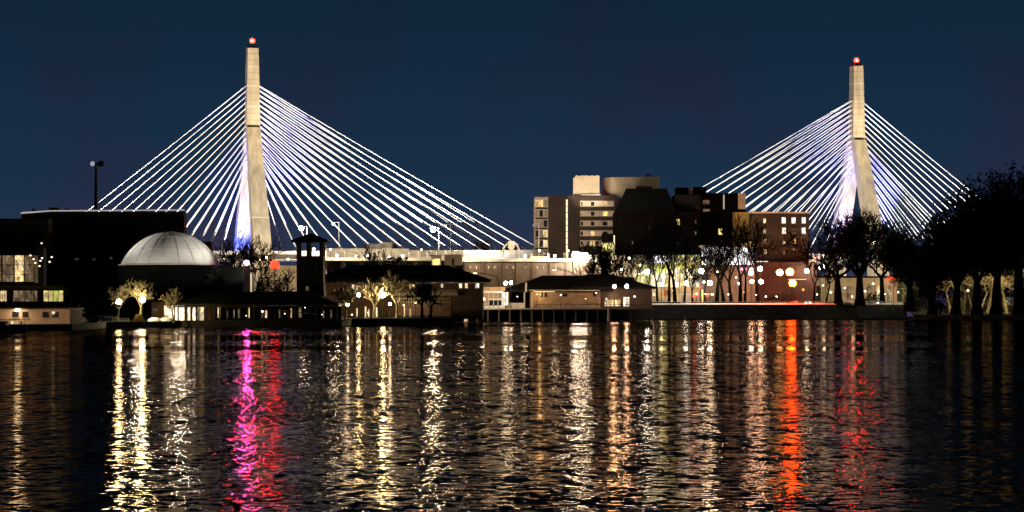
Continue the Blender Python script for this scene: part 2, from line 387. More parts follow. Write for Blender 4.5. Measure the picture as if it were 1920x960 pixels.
# ------------------------------------------------------------------ cable-stayed bridge
AX = Vector((0.96, 0.28, 0)).normalized(); AC = Vector((0.28, -0.96, 0)).normalized()
T1 = Vector((X(473, 880), 880, 0)); T2 = T1 + AX*240.0
def br(T, s, c, z): return T + AX*s + AC*c + Vector((0, 0, z))
bridge = thing("cable_stayed_bridge", T1 + Vector((0,0,0)), "floodlit cable stayed bridge with two tall concrete towers and fans of white cables", "bridge")
def oprism(mb, T, rect0, rect1, m):
    """rect = (s centre, c centre, half s, half c, z)"""
    vs = []
    for s_, c_, hs, hc, z in (rect0, rect1):
        for a, b in ((-1, 1), (1, 1), (1, -1), (-1, -1)):
            vs.append(br(T, s_+a*hs, c_+b*hc, z))
    return mb.hexa(vs, m)
ZTOP, ZKINK, ZDECK = 98.0, 69.0, 22.5
def pylon(T, cap, label):
    mb = MB()
    oprism(mb, T, (0,0,2.55,2.6,ZKINK), (0,0,2.0,2.0,ZTOP), M["concrete"])
    JT = mat("joint_shadow", (0.20, 0.16, 0.10), 0.9)  # thin dark pour joints around the shaft
    for z in (71.6, 74.1, 79.0, 81.5, 86.4, 88.8, 93.5, 95.8):
        k = (z-ZKINK)/(ZTOP-ZKINK); h = 2.55-.55*k+.012
        oprism(mb, T, (0,0,h,2.6-.6*k+.012,z), (0,0,h-.003,2.6-.6*k+.009,z+.13), JT)
    for z in (76.5, 84.0, 91.0):   # casting joints
        k = (z-ZKINK)/(ZTOP-ZKINK); h = 2.55-.55*k+.03
        oprism(mb, T, (0,0,h,2.6-.6*k+.03,z), (0,0,h-.003,2.6-.6*k+.027,z+.22), M["concrete_band"])
    p = mb.build("pylon", bridge); p["label"] = label
    for sgn in (1, -1):
        mb = MB()
        oprism(mb, T, (0,sgn*21.5,3.4,2.9,0.5), (0,sgn*19.6,3.3,2.8,ZDECK), M["concrete"])
        oprism(mb, T, (0,sgn*19.6,3.3,2.8,ZDECK+.002), (0,sgn*1.6,2.45,1.9,ZKINK-.01), M["concrete"])
        k = .28
        oprism(mb, T, (0,sgn*(19.6-18*k),3.3-.85*k+.06,2.8-.9*k+.06,ZDECK+46.5*k), (0,sgn*(19.6-18*(k+.008)),3.3-.85*k+.06,2.8-.9*k+.06,ZDECK+46.5*(k+.008)), M["concrete_band"])
        mb.build("leg", p)
    if cap:
        mb = MB(); h = 2.0
        vs = [br(T, a*h, b*h, ZTOP+.003) for a, b in ((-1,1),(1,1),(1,-1),(-1,-1))] + [br(T, a*.5, b*.5, ZTOP+1.3) for a, b in ((-1,1),(1,1),(1,-1),(-1,-1))]
        mb.hexa(vs, M["concrete"]); mb.build("pyramid_cap", p)
        zb = ZTOP+1.3
    else:
        mb = MB(); oprism(mb, T, (0,0,1.7,1.7,ZTOP+.003), (0,0,1.5,1.5,ZTOP+1.1), M["dark_metal"])
        mb.build("cap", p); zb = ZTOP+1.1
    mb = MB(); c = br(T, 0, 0, zb)-Vector((0,0,.35 if not cap else .9))
    mb.tube(c, c+Vector((0,0,.9)), .25, .25, M["dark_metal"]); mb.tube(c+Vector((0,0,.9)), c+Vector((0,0,1.02)), 1.5, 1.5, M["dark_metal"], 12)
    mb.build("mast", p)
    mb = MB(); mb.ball(c+Vector((0,0,2.0)), .95, lamp_mat("beacon_red", (1.0, 0.0002, 0.0001), 1900.0), 12, 8)
    mb.build("beacon", p, True)
    mb = MB(); mb.ball(c+Vector((0,-.95,2.0)), .42, lamp_mat("beacon_core", (1.0, 0.7, 0.55), 4.0), 8, 6)
    mb.build("beacon_core", p, True)
    return p
p1 = pylon(T1, False, "concrete tower with flat dark cap beside the museum side cables")
p2 = pylon(T2, True, "concrete tower with small pyramid cap above the dark trees")
def cable(T, p, s1, c1, z0, s0, c0=0.0, z1=None):
    mb = MB(); a = br(T, s0, c0, z0); b = br(T, s1, c1, (ZDECK+1.0) if z1 is None else z1)
    N = 6; prev = a
    for i in range(1, N+1):
        t = i/N; q = a.lerp(b, t) - Vector((0,0,4*t*(1-t)*(b-a).length*0.0035))
        mb.tube(prev, q, .19, .19, M["cable"], 6, False); prev = q
    mb.build("stay_cable", p, True)
for T, p, sg, nm in ((T1, p1, 1, 17), (T2, p2, -1, 16)):
    for i in range(nm):                              # main span, two planes
        t = i/(nm-1); z = 84.5 - 30*t**1.05; s1 = sg*(106 - 92*t)
        for c in (13.0, -13.0):
            cable(T, p, s1, c, z, sg*2.2*(1 if z > ZKINK else .9), (0.8 if c > 0 else -0.8), ZDECK+1.6-abs(s1)*.0 + 1.0*abs(s1)/106)
    nb = 15
    for i in range(nb):                              # back span
        t = i/(nb-1); z = 84.5 - 30*t**1.05; s1 = -sg*((78 if sg > 0 else 86) - 66*t)
        for c in ((0.0,) if i < 8 else (2.2, -2.2)):
            cable(T, p, s1, c, z, -sg*2.0, c*.2)
# deck with edge beams, barrier and piers
mb = MB()
for s0, s1 in ((-190, 0), (0, 120), (120, 240), (240, 420)):
    z0 = ZDECK + (1.2 if s0 in (120,) else 0); z1 = ZDECK + (1.2 if s1 == 120 else 0)
    vs = [br(T1, s0, 17, z0-2.2), br(T1, s1, 17, z1-2.2), br(T1, s1, -17, z1-2.2), br(T1, s0, -17, z0-2.2),
          br(T1, s0, 17, z0), br(T1, s1, 17, z1), br(T1, s1, -17, z1), br(T1, s0, -17, z0)]
    mb.hexa(vs, M["deck"])
mb.build("deck", bridge)
for c in (17.3, -17.3):
    mb = MB()
    for s0, s1 in ((-190, 0), (0, 120), (120, 240), (240, 420)):
        z0 = ZDECK + (1.2 if s0 in (120,) else 0); z1 = ZDECK + (1.2 if s1 == 120 else 0)
        vs = []
        for zz0, zz1 in ((z0-.5, z1-.5), (z0+1.1, z1+1.1)):
            vs += [br(T1, s0, c+.25, zz0), br(T1, s1, c+.25, zz1), br(T1, s1, c-.25, zz1), br(T1, s0, c-.25, zz0)]
        mb.hexa(vs, M["white_wall"])
    mb.build("barrier", bridge)
for s in (-150, -110, -70, 300, 350):
    mb = MB()
    for c in (-9, 9):
        mb = MB(); mb.tube(br(T1, s, c, 1), br(T1, s, c, ZDECK-2.25), 1.6, 1.6, M["deck"], 12); mb.build("pier", bridge)

# floodlights for the bridge
def floodlight(loc, target, power, color, spot, label, group, head=0.6, blend=0.5, L=6):
    loc = Vector(loc); g = Vector((loc.x, loc.y, loc.z-1.0))
    t = thing("floodlight", g, label, "floodlight", group)
    d = (Vector(target)-loc).normalized()
    mb = MB(); mb.tube(g, g+Vector((0,0,.55)), .1, .1, M["dark_metal"], 6); mb.build("stand", t)
    mb = MB(); mb.tube(loc-d*.5, loc-d*.02, head*.5, head, M["dark_metal"], 10); mb.build("housing", t)
    mb = MB(); mb.tube(loc-d*.015, loc-d*.005, head*.9, head*.9, lamp_mat("flood_lens", (1.0, .95, .85), L), 10); mb.build("lens", t)
    add_light('SPOT', "lamp_beam", loc+d*.05, target, power, color, t, spot, head*.6, blend)
    return t
WARM = (1.0, .80, .50)
FL = ['first', 'second', 'third', 'fourth']
for k, (T, z) in enumerate(((T1, 'museum side tower'), (T2, 'tower above the trees'))):
    # mast, leg, cables (front side, low on the ground), blue wash on the far leg
    floodlight(br(T, -5, 75, gz(960, 900)+1.2), br(T, 0, 0, 86), 5.4e5, (1, .82, .55), 24, f"ground floodlight aimed at the upper shaft of the {z}", "tower floodlights", blend=.7)
    floodlight(br(T, 3, 45, ZDECK-12), br(T, 0, 18, 28), 1.2e4, (1, .78, .45), 60, f"ground floodlight aimed at the front leg foot of the {z}", "tower floodlights", blend=1)
    for q_, (s, pw) in enumerate(((-55, 2.2e5), (32, 1.2e5), (70, 2.2e5), (108, 3.0e5)) if k == 0 else ((-108, 2.2e5), (-62, 1.8e5), (-30, .9e5), (55, 2.2e5))):
        floodlight(br(T, s, 62, 6.5), br(T, s*.82, 0, 42), pw*3.0, (1, .95, .90), 104, f"{FL[q_]} from the left of the cable floodlights before the {z}", "cable floodlights", blend=.8)
    floodlight(br(T, -6, -8, ZDECK+1.3), br(T, 0, -14, 46), 1.3e5, (.24, .24, 1), 90, f"blue floodlight on the deck at the rear leg of the {z}", "blue floodlights", blend=1)
    for s in (-9, 9):
        floodlight(br(T, s, 3, ZDECK+1.3), br(T, s*1.1, 0, 60), 5.0e5, (.20, .22, 1), 48, f"blue floodlight on the deck {'before' if s<0 else 'behind'} the {z} roadway", "blue floodlights", blend=1)
floodlight(br(T1, -14, -4, ZDECK+1.3), br(T1, 0, -17, 28), 1.6e5, (.06, .10, 1), 60, "blue floodlight at the foot of the blue lit leg", "blue floodlights", blend=1)
# coloured lamps by the first tower; violet one added to tint the river reflection
def effect_lamp(px, row, D, color, L, r, label, post=True):
    c = P(px, row, D); zb = max(gz(px, D), 0)
    t = thing("signal_lamp", (c.x, c.y, zb), label, "lamp")
    mb = MB(); mb.tube((c.x, c.y, zb), c-Vector((0,0,r)), .12, .09, M["dark_metal"], 8); mb.build("post", t)
    mb = MB(); mb.tube(c-Vector((0,0,r*1.05)), c-Vector((0,0,r*.8)), r*.6, r*.6, M["dark_metal"], 8); mb.build("collar", t)
    mb = MB(); mb.ball(c, r, lamp_mat("signal_%d_%d" % (px, row), color, L), 10, 7); mb.build("lens", t, True)
    return t
vl = effect_lamp(463, 493, 556, (1.0, .09, .72), 2400, .45, "hooded violet lamp on a post below the blue lit tower leg")
c = P(463, 493, 556); mb = MB(); h_ = .56
mb.box(c.x-h_, c.x-h_+.05, c.y-1.1, c.y+.5, c.z-h_, c.z+h_, M["dark_metal"]); mb.box(c.x+h_-.05, c.x+h_, c.y-1.1, c.y+.5, c.z-h_, c.z+h_, M["dark_metal"])
mb.box(c.x-h_+.051, c.x+h_-.051, c.y-1.1, c.y+.5, c.z+h_-.05, c.z+h_, M["dark_metal"]); mb.box(c.x-h_+.051, c.x+h_-.051, c.y+.45, c.y+.5, c.z-h_, c.z+h_-.051, M["dark_metal"])
mb.build("hood", vl)  # added hood keeps the violet light off walls and dome
effect_lamp(515, 497, 625, (1.0, .0012, .0004), 110, 1.15, "round red signal lamp between the tower leg and the square lookout tower")
effect_lamp(1527, 486, 790, (1.0, .03, .01), 60, .5, "small red lamp beside the brick block and the first large tree")

# ------------------------------------------------------------------ trees
def tree(px, D, top_row, label, spread=0.5, trunk_r=0.5, seed=0, levels=5, leaves=0, leaf=.5, m=None, lm=None, lean=0, forks=2, base_row=None, name="bare_tree", trunk_frac=.3, group=None, up=.25, nsplit=3, wide=1.0):
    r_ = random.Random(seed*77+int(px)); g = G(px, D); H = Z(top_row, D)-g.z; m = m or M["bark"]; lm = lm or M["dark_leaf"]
    t = thing(name, g, label, "tree", group)
    TR = MB(); BR = MB(); tips = []
    def grow(p, d, length, r, lv):
        N = 3; q = p; mbx = TR if lv == 0 else BR
        sides = 8 if lv == 0 else (5 if lv < 3 else 3)
        dd = d.copy(); rr = r
        for i in range(N):
            dd = (dd + Vector((r_.uniform(-1,1), r_.uniform(-1,1), r_.uniform(-.6,1)))*(.05 if lv == 0 else .17)).normalized()
            q2 = q + dd*length/N; r2 = r*(1-(i+1)/N*.42)
            mbx.tube(q, q2, max(rr, .085), max(r2, .065), m, sides, False)
            if lv > 0 and lv < levels and i < N-1 and r_.random() < .7:
                side = Vector((r_.uniform(-1,1), r_.uniform(-1,1), r_.uniform(-.1,.9))).normalized()
                grow(q2, (dd*.6+side*.8).normalized(), length*r_.uniform(.4,.65), r2*.5, lv+1 if lv+1 >= levels else lv+1)
            q = q2; rr = r2
            if lv >= levels-2: tips.append(q.copy())
        if lv < levels:
            k = nsplit if lv == 0 else r_.choice((2, 2, 3))
            a0 = r_.uniform(0, 6.28)
            for j in range(k):
                a = a0 + 6.283*j/k + r_.uniform(-.5,.5); tilt = spread*r_.uniform(.6,1.25)
                u = dd.orthogonal().normalized(); w = dd.cross(u)
                nd = (dd*math.cos(tilt) + (u*math.cos(a)+w*math.sin(a))*math.sin(tilt) + Vector((0,0,up))).normalized()
                grow(q, nd, length*r_.uniform(.62,.85), rr*(.76 if j else .85), lv+1)
    L0 = H*trunk_frac
    grow(g-Vector((0,0,.3)), Vector((lean,0,1)).normalized(), L0, trunk_r, 0)
    TR.tube(g-Vector((0,0,.3)), g+Vector((0,0,trunk_r*1.2)), trunk_r*1.25, trunk_r, m, 8, False)
    # scale in height so that the tree ends at its top row
    zmax = max(v[2] for v in BR.v) if BR.v else 1
    k = (g.z+H-g.z)/max(1, zmax-g.z)
    LM = MB()
    if leaves and tips:
        for i in range(leaves):
            c = r_.choice(tips) + Vector((r_.gauss(0,1), r_.gauss(0,1), r_.gauss(0,.8)))*leaf*1.3
            a = Vector((r_.uniform(-1,1), r_.uniform(-1,1), r_.uniform(-1,1))).normalized(); b = a.orthogonal().normalized()
            s_ = leaf*r_.uniform(.35,.9)
            LM.add([c-a*s_, c+b*s_*.55, c+a*s_, c-b*s_*.5], [(0,1,2,3)], lm)
    for b_ in (TR, BR, LM):
        b_.v = [(g.x+(v[0]-g.x)*(k**.5)*wide, g.y+(v[1]-g.y)*(k**.5)*wide, g.z+(v[2]-g.z)*k) for v in b_.v]
    TR.build("trunk", t, True); BR.build("branches", t, True)
    if LM.v: LM.build("crown", t)
    return t
def bush(px0, px1, top_row, D, label, n=900, m=None, name="shrub", base=None, depth=3.0, leaf=.35):
    r_ = random.Random(int(px0*3+D)); m = m or M["dark_leaf"]; pc = (px0+px1)/2; g = G(pc, D)
    if base is not None: g.z = base
    H = Z(top_row, D)-g.z; W = (px1-px0)*D/F/2; mb = MB(); st = MB()
    t = thing(name, g, label, "shrub")
    cl = [(r_.uniform(-.75,.75), r_.uniform(-.6,.6), r_.uniform(.35,.8), r_.uniform(.28,.5)) for _ in range(9)]
    for i in range(n):
        cx, cyy, cz, rr = r_.choice(cl)
        v = Vector((r_.gauss(0,1), r_.gauss(0,1), r_.gauss(0,1))).normalized()*rr*r_.uniform(.6,1.08)
        x = max(-1.1, min(1.1, cx+v.x)); z = max(.0, min(1.0, (cz+v.z)*(1-.35*x*x)))
        c = g+Vector((x*W, (cyy+v.y)*depth, z*H))
        a = Vector((r_.uniform(-1,1), r_.uniform(-1,1), r_.uniform(-1,1))).normalized(); b = a.orthogonal().normalized(); s_ = leaf*r_.uniform(.5,1.2)
        mb.add([c-a*s_, c+b*s_*.6, c+a*s_, c-b*s_*.6], [(0,1,2,3)], m)
    for i in range(7):
        st.tube(g+Vector((r_.uniform(-.3,.3)*W, r_.uniform(-.3,.3), -.2)), g+Vector((r_.uniform(-.8,.8)*W, r_.uniform(-1,1), H*.75)), .09, .03, M["bark"], 4)
    mb.build("foliage", t); st.build("stems", t)
    return t

# ------------------------------------------------------------------ lamps
def globe_lamp(px, row, D, color, L, r, label, arm=None, group="globe lamps", post=M["dark_metal"], zb=None, pr=.09):
    c = P(px, row, D); zb = gz(px, D) if zb is None else zb
    t = thing("street_lamp", (c.x, c.y, zb), label, "street lamp", group)
    mb = MB(); b = Vector((c.x, c.y, zb))
    mb.tube(b, b+Vector((0,0,.6)), pr*2.2, pr*1.6, post, 8); mb.tube(b+Vector((0,0,.603)), c-Vector((0,0,r+.05)), pr*1.2, pr*.8, post, 8); mb.build("post", t)
    mb = MB(); mb.tube(c-Vector((0,0,r+.05)), c-Vector((0,0,r*.85)), r*.35, r*.5, post, 8)
    mb.tube(c+Vector((0,0,r*.93)), c+Vector((0,0,r*1.25)), r*.35, r*.08, post, 8); mb.build("fitting", t)
    key = "globe_%d_%d_%d_%d" % (color[0]*100, color[1]*100, color[2]*100, L)
    mb = MB(); mb.ball(c, r, lamp_mat(key, color, L), 9, 6); mb.build("globe", t, True)
    return t
YEL = (1.0, .80, .42); WHT = (1.0, .86, .62); COOL = (1.0, .97, .92); ORG = (1.0, .085, .006); PNK = (1.0, .62, .42)
lamps = [
 (223,566,487,YEL,520,.55,"left one of two glaring yellow lamps on the lawn below the dome"),
 (267,562,487,YEL,760,.62,"right one of two glaring yellow lamps on the lawn below the dome"),
 (672,553,552,YEL,420,.45,"smaller yellow lamp on the lawn before the long dark roof"),
 (718,553,552,YEL,620,.60,"brighter yellow lamp on the lawn before the long dark roof"),
 (651,571,560,WHT,70,.42,"low white globe lamp beside the end of the long canopy"),
 (731,570,560,WHT,60,.36,"low white globe lamp between the two lawn tree trunks"),
 (848,520,640,WHT,420,.62,"white globe lamp in front of the dark roof end"),
 (834,549,650,WHT,330,.48,"left globe lamp by the lit glazed pavilion"),
 (849,547,650,PNK,330,.52,"right globe lamp by the lit glazed pavilion"),
 (948,531,668,WHT,170,.50,"left globe lamp above the boathouse porch"),
 (958,530,668,WHT,150,.46,"right globe lamp above the boathouse porch"),
 (1152,537,668,PNK,270,.50,"left globe lamp at the boathouse wall"),
 (1175,537,668,PNK,270,.50,"right globe lamp at the boathouse wall"),
 (1213,510,772,COOL,520,.85,"tall white globe lamp before the green lit glass hall"),
 (1240,533,776,WHT,260,.50,"small white globe lamp beside the twin trunks"),
 (1286,531,774,COOL,220,.62,"white globe lamp over the small kiosk"),
 (1315,508,776,COOL,430,.85,"tall white globe lamp under the white glass panels"),
 (1320,529,776,WHT,90,.34,"tiny globe lamp beside the round warm lamp"),
 (1331,531,774,WHT,420,.80,"round warm globe lamp before the grey hall"),
 (1346,510,778,WHT,120,.34,"small lamp among the forked bare trees"),
 (1386,532,776,WHT,140,.34,"small ringed lamp between two thin bare trunks"),
 (1408,512,774,PNK,360,.72,"warm globe lamp under the pink light bars"),
 (1410,528,774,PNK,230,.58,"lower warm globe lamp above the bright railing"),
 (1425,504,780,PNK,420,.80,"upper globe lamp at the edge of the red lit wall"),
 (1427,528,780,PNK,300,.75,"lower globe lamp at the edge of the red lit wall"),
 (1462,511,778,(1.0,.50,.14),110,1.1,"left one of the two big amber lamps on the red lit wall"),
 (1481,510,778,ORG,330,1.3,"largest amber lamp on the red lit wall"),
 (1486,531,778,ORG,330,1.2,"big amber lamp below the other two on the red lit wall"),
 (1513,508,800,WHT,330,.72,"pale globe lamp beside the red lit wall end"),
 (1537,503,800,WHT,190,.46,"small globe lamp left of the bright yellow one"),
 (1548,499,800,YEL,420,.80,"bright yellow lamp against the first large tree"),
 (1640,455,820,YEL,60,.50,"yellow lamp glowing within the crown of the second large tree"),
 (1675,478,775,COOL,420,.75,"white street lamp standing before the green lit leaves"),
]
for a in lamps:
    a = list(a)
    a[4] = a[4]*(.62 if a[0] > 1200 else 1.6 if a[0] > 800 else 1.1 if a[0] > 600 else .45); a[5] *= .95
    globe_lamp(*a)

def road_lamp(px, row, D, zb, label, L=120, color=WHT, r=.55, power=None, arm=-1):
    c = P(px, row, D); t = thing("road_lamp", (c.x-arm*1.8, c.y, zb), label, "street lamp", "tall lamps of the elevated road")
    b = Vector((c.x-arm*1.8, c.y, zb)); top = Vector((b.x, b.y, c.z+.6)); mb = MB()
    mb.tube(b, top, .16, .09, M["light_metal"], 8); mb.tube(top, c+Vector((0,0,.35)), .08, .07, M["light_metal"], 6); mb.build("post", t)
    mb = MB(); mb.tube(c+Vector((0,0,.36)), c+Vector((0,0,.1)), .2, r, M["grey_metal"], 10); mb.build("shade", t)
    mb = MB(); mb.ball(c, r*.9, lamp_mat("road_%d" % int(L), color, L), 9, 6); mb.build("lens", t, True)
    if power: add_light('POINT', "lamp_glow", c-Vector((0,0,1.2)), None, power, color, t, radius=.4)
    return t

# ------------------------------------------------------------------ elevated road and lock viaduct behind the lock houses
DV = 742
ZR = Z(487, DV)
via = thing("road_viaduct", G(990, DV+2), "brown stone viaduct wall with slotted openings and bright parapet below the hotel", "viaduct")
MB().box(X(870, DV), X(1118, DV), DV, DV+14, gz(990, DV)-1, Z(491.5, DV), M["viaduct"]).build("wall", via)
mb = MB(); mb.box(X(868, DV)-.3, X(1120, DV), DV-.35, DV+.6, Z(491.4, DV), Z(484.5, DV), M["white_wall"]); mb.build("parapet", via)
mb = MB(); mb.box(X(868, DV)-.3, X(1120, DV), DV-.75, DV-.36, Z(490.6, DV), Z(488.6, DV), M["white_wall"]); mb.build("ledge", via)
for g_ in range(7):
    x0 = 881 + g_*31.5; mb = MB()
    for k in range(7): mb.pbox(x0+k*2.9, x0+k*2.9+1.7, 499, 503.5, DV-.06, .055, W_DIM if (g_*3+k) % 4 else W_WARM)
    o = mb.build("opening", via)
for k in range(8):
    mb = MB(); mb.pbox(873+31.5*k, 876+31.5*k, 492, 560, DV-.45, .44, M["viaduct"]); mb.build("pilaster", via)
ramp = thing("elevated_ramp", G(740, DV+6), "elevated road ramp with tall white lit noise wall beyond the long dark roof", "ramp")
mb = MB(); mb.box(X(560, DV), X(866, DV), DV, DV+14, Z(489.5, DV), Z(485.5, DV), M["deck"]); mb.build("deck", ramp)
mb = MB(); mb.box(X(560, DV), X(866, DV), DV-.4, DV-.02, Z(488.5, DV), Z(483.5, DV), M["white_wall"]); mb.build("parapet", ramp)
for k in range(15):
    p0 = 612+k*17.2; rt = 465.5 + (0 if p0 < 760 else 3.5)+ (k % 3)*.3
    mb = MB(); mb.pbox(p0, p0+16.8, rt, 485.4, DV+9, .3, M["white_wall"]); mb.build("noise_panel", ramp)
for k in range(9):
    mb = MB(); mb.tube(G(575+k*34, DV+7)-Vector((0,0,.5)), Vector((X(575+k*34, DV+7), DV+7, Z(489.6, DV))), .9, .9, M["deck"], 10); mb.build("pier", ramp)
mb = MB(); mb.pbox(560, 868, 489.8, 530, DV+12, 1, M["stone"]); mb.build("back_wall", ramp)
# wall left of the lookout tower, lit warm
mb = MB(); mb.pbox(486, 560, 498, 546, 690, 1.0, M["beige"]); o = solo(mb, "retaining_wall", "plain warm lit wall behind the bare tree left of the lookout tower", "wall")
mb = MB(); mb.pbox(345, 560, 477, 486, 745, 1.0, M["white_wall"]); solo(mb, "road_barrier", "pale road barrier passing the foot of the first bridge tower", "barrier")

road_lamp(565, 428, 752, ZR, "tall road lamp showing above the lookout tower roof", 160, WHT, .8, 7e3)
road_lamp(625, 420, 770, ZR, "tall dim road lamp right of the lookout tower", 8, COOL, .5, 1.5e3)
road_lamp(812, 430, 752, ZR, "brightest tall road lamp among the cables", 620, WHT, .95, 1.5e4)
road_lamp(835, 423, 790, ZR, "faint tall road lamp behind the brightest one", 10, COOL, .4, None)
road_lamp(1000, 422, 790, ZR, "unlit thin road lamp at the hotel corner", .6, COOL, .35, None)
def bollard_light(px, row, D, label, power, color=WHT, r=.35, L=60):
    c = P(px, row, D); t = thing("wall_lamp", c-Vector((0,0,1.0)), label, "lamp", "low lamps along the elevated road")
    mb = MB(); mb.tube(c-Vector((0,0,1.0)), c-Vector((0,0,r)), .12, .12, M["light_metal"], 6); mb.build("stand", t)
    mb = MB(); mb.ball(c, r, lamp_mat("low_%d" % L, color, L), 8, 6); mb.build("lens", t, True)
    add_light('POINT', "lamp_glow", c+Vector((0,-1.0,.8)), None, power, color, t, radius=.4)
for px, pw, lb in ((632, 5e3, "low lamp at the start of the white noise wall"), (690, 3.5e3, "low lamp before the white noise wall under the small white plant room"), (755, 3e3, "low lamp before the middle of the white noise wall"),
                   (862, 3.0e3, "low lamp where the noise wall meets the stone viaduct"), (905, 2.6e3, "low lamp on the viaduct parapet before the white gantry"), (985, 2.6e3, "low lamp on the viaduct parapet before the hotel corner"), (1040, 2.6e3, "low lamp on the viaduct parapet under the lit stair strip")):
    bollard_light(px, 479.5, DV-4, lb, pw)
mb = MB(); mb.pbox(684, 716, 457, 465, 800, 6, M["white_wall"]); mb.pbox(716.2, 735, 454, 466, 799, 7, M["white_wall"]); solo(mb, "plant_room", "small white rooftop plant room behind the noise wall", "building")
# lit booth
bo = thing("toll_booth", P(818, 497, 700), "small yellow lit booth behind the dark roof ridge", "booth")
mb = MB(); mb.pbox(807, 829, 478, 480.5, 699.4, 3, M["grey_metal"]); mb.build("roof", bo)
mb = MB(); mb.pbox(809, 827, 480.6, 485, 700, 2, M["beige"]); mb.pbox(809, 811, 485, 505, 700, 2, M["beige"]); mb.pbox(825, 827, 485, 505, 700, 2, M["beige"]); mb.build("frame", bo)
mb = MB(); mb.pbox(811.1, 824.9, 485.1, 505, 700.6, .3, W_YEL); mb.build("window", bo)
bo = thing("bus_shelter", P(845, 485, 735), "beige road shelter with dark door left of the yellow barrier", "shelter")
mb = MB(); mb.pbox(833, 866, 477, 497, 728, 5, M["beige"]); mb.build("wall", bo)
mb = MB(); mb.pbox(847, 852, 484, 497, 727.9, .09, M["pane_dark"]); mb.build("door", bo)
# yellow lit U shaped barriers
for p0, p1, lb in ((871, 905, "yellow lit barrier with raised ends left of the white gantry"), (995, 1030, "yellow lit barrier with raised ends at the hotel corner")):
    t = thing("crash_barrier", P((p0+p1)/2, 485, DV+3), lb, "barrier", "yellow lit barriers")
    mb = MB(); mb.pbox(p0, p1, 481, 485, DV+3, .8, mat("sodium_strip", (.5,.4,.2), emit=(1.0,.72,.2), L=2.6)); mb.build("rail", t)  # rail's yellow-lit look put in as emission
    for q in (p0, p1-3):
        mb = MB(); mb.pbox(q, q+3.2, 475.5, 480.9, DV+3, .8, M["white_wall"]); mb.build("end_post", t)
# white gantry/anchor
t = thing("anchor_frame", P(958, 486, DV+5), "white bulky frame with two curved legs crossing the lowest cables", "gantry")
mb = MB(); mb.pbox(953, 965, 452, 465, DV+5, 3, M["band"]); mb.pbox(955, 963, 465.1, 478, DV+5.3, 2.4, M["band"]); mb.build("housing", t)
for sg in (-1, 1):
    mb = MB(); pr = None
    for i in range(9):
        a = i/8*R(100); q = P(958+sg*(6+8.5*math.sin(a)), 458+12*(1-math.cos(a))+(16 if i == 8 else 0), DV+5.5)
        if pr is not None: mb.tube(pr, q, .3, .3, M["band"], 8)
        pr = q
    mb.build("leg", t, True)

def arm_lamp(px, top, base, px_tip, row_tip, D, label, L=40, mtl=M["dark_metal"]):
    g = Vector((X(px, D), D, gz(px, D))); t = thing("arm_lamp", g, label, "street lamp", "curved arm lamps")
    mb = MB(); zt = Z(top+14, D); mb.tube(g, (g.x, D, zt), .2, .13, mtl, 8); pr = Vector((g.x, D, zt)); N = 10
    tip = P(px_tip, row_tip, D); ztop = Z(top, D)
    for i in range(1, N+1):
        a = i/N; q = Vector((g.x+(tip.x-g.x)*(1-math.cos(a*math.pi/2))**.8, D, zt+(ztop-zt)*math.sin(a*math.pi/2)))
        mb.tube(pr, q, .11, .1, mtl, 6); pr = q
    mb.build("post", t)
    mb = MB(); mb.ball(pr-Vector((0,0,.12)), .45, lamp_mat("arm_%d" % L, WHT, L), 8, 6, (1.4,.8,.4)); mb.build("head", t, True)
arm_lamp(936, 511.5, 578, 891, 512, 690, "curved arm lamp reaching left over the glazed pavilion", 3)
arm_lamp(1086, 505.5, 578, 1040, 506, 700, "curved arm lamp reaching left above the boathouse ridge", 3)
for px, tr in ((1058, 478), (1074, 484)):
    g = G(px, 730); mb = MB(); mb.tube(g, (g.x, 730, Z(tr, 730)), .28, .2, M["white"], 8); mb.ball((g.x, 730, Z(tr, 730)+.3), .4, M["white"], 8, 6)
    solo(mb, "flagpole", "taller white pole before the viaduct under the hotel" if px == 1058 else "shorter white pole before the viaduct under the hotel", "pole")
# glaring worksite light beside the hotel foot
t = thing("light_tower", P(1084, 487, 736), "glaring white floodlight bank at the foot of the hotel", "floodlight")
mb = MB(); mb.pbox(1074, 1076, 482, 488, 736, .3, M["grey_metal"]); mb.pbox(1098, 1100, 482, 488, 736, .3, M["grey_metal"]); mb.build("frame", t)
for k, (p0, p1, r0, r1) in enumerate(((1075, 1083, 472, 481), (1085, 1092, 474, 481), (1094, 1102, 475, 481))):
    mb = MB(); mb.pbox(p0, p1, r0, r1, 736, .3, lamp_mat("work_light", (1, .9, .74), 620)); mb.build("lamp_head", t)
mb = MB(); mb.pbox(1072, 1122, 476, 486, 741, 2.0, M["white_wall"]); solo(mb, "site_trailer", "white trailer lit up behind the glaring floodlight bank", "trailer")

# ------------------------------------------------------------------ museum, dome and left waterfront
mus = thing("museum_building", G(190, 600), "big black flat roofed museum hall with thin pale roof edge", "building")
D0 = 590
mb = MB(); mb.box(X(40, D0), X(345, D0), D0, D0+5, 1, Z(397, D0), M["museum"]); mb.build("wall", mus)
mb = MB(); a = M["museum"]
strip = mat("roof_edge_light", (.5, .48, .45), emit=(1.0, .88, .80), L=.42)  # pale coping, its lit look put in as emission
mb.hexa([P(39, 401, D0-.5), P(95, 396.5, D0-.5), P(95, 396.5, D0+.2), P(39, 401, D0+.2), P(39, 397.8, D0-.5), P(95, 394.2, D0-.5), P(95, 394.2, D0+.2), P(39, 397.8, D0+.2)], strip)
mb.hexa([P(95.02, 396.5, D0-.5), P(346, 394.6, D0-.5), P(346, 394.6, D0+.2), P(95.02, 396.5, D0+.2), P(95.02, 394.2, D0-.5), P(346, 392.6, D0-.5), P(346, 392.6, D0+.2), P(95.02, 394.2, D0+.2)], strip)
mb.build("roof_edge", mus)
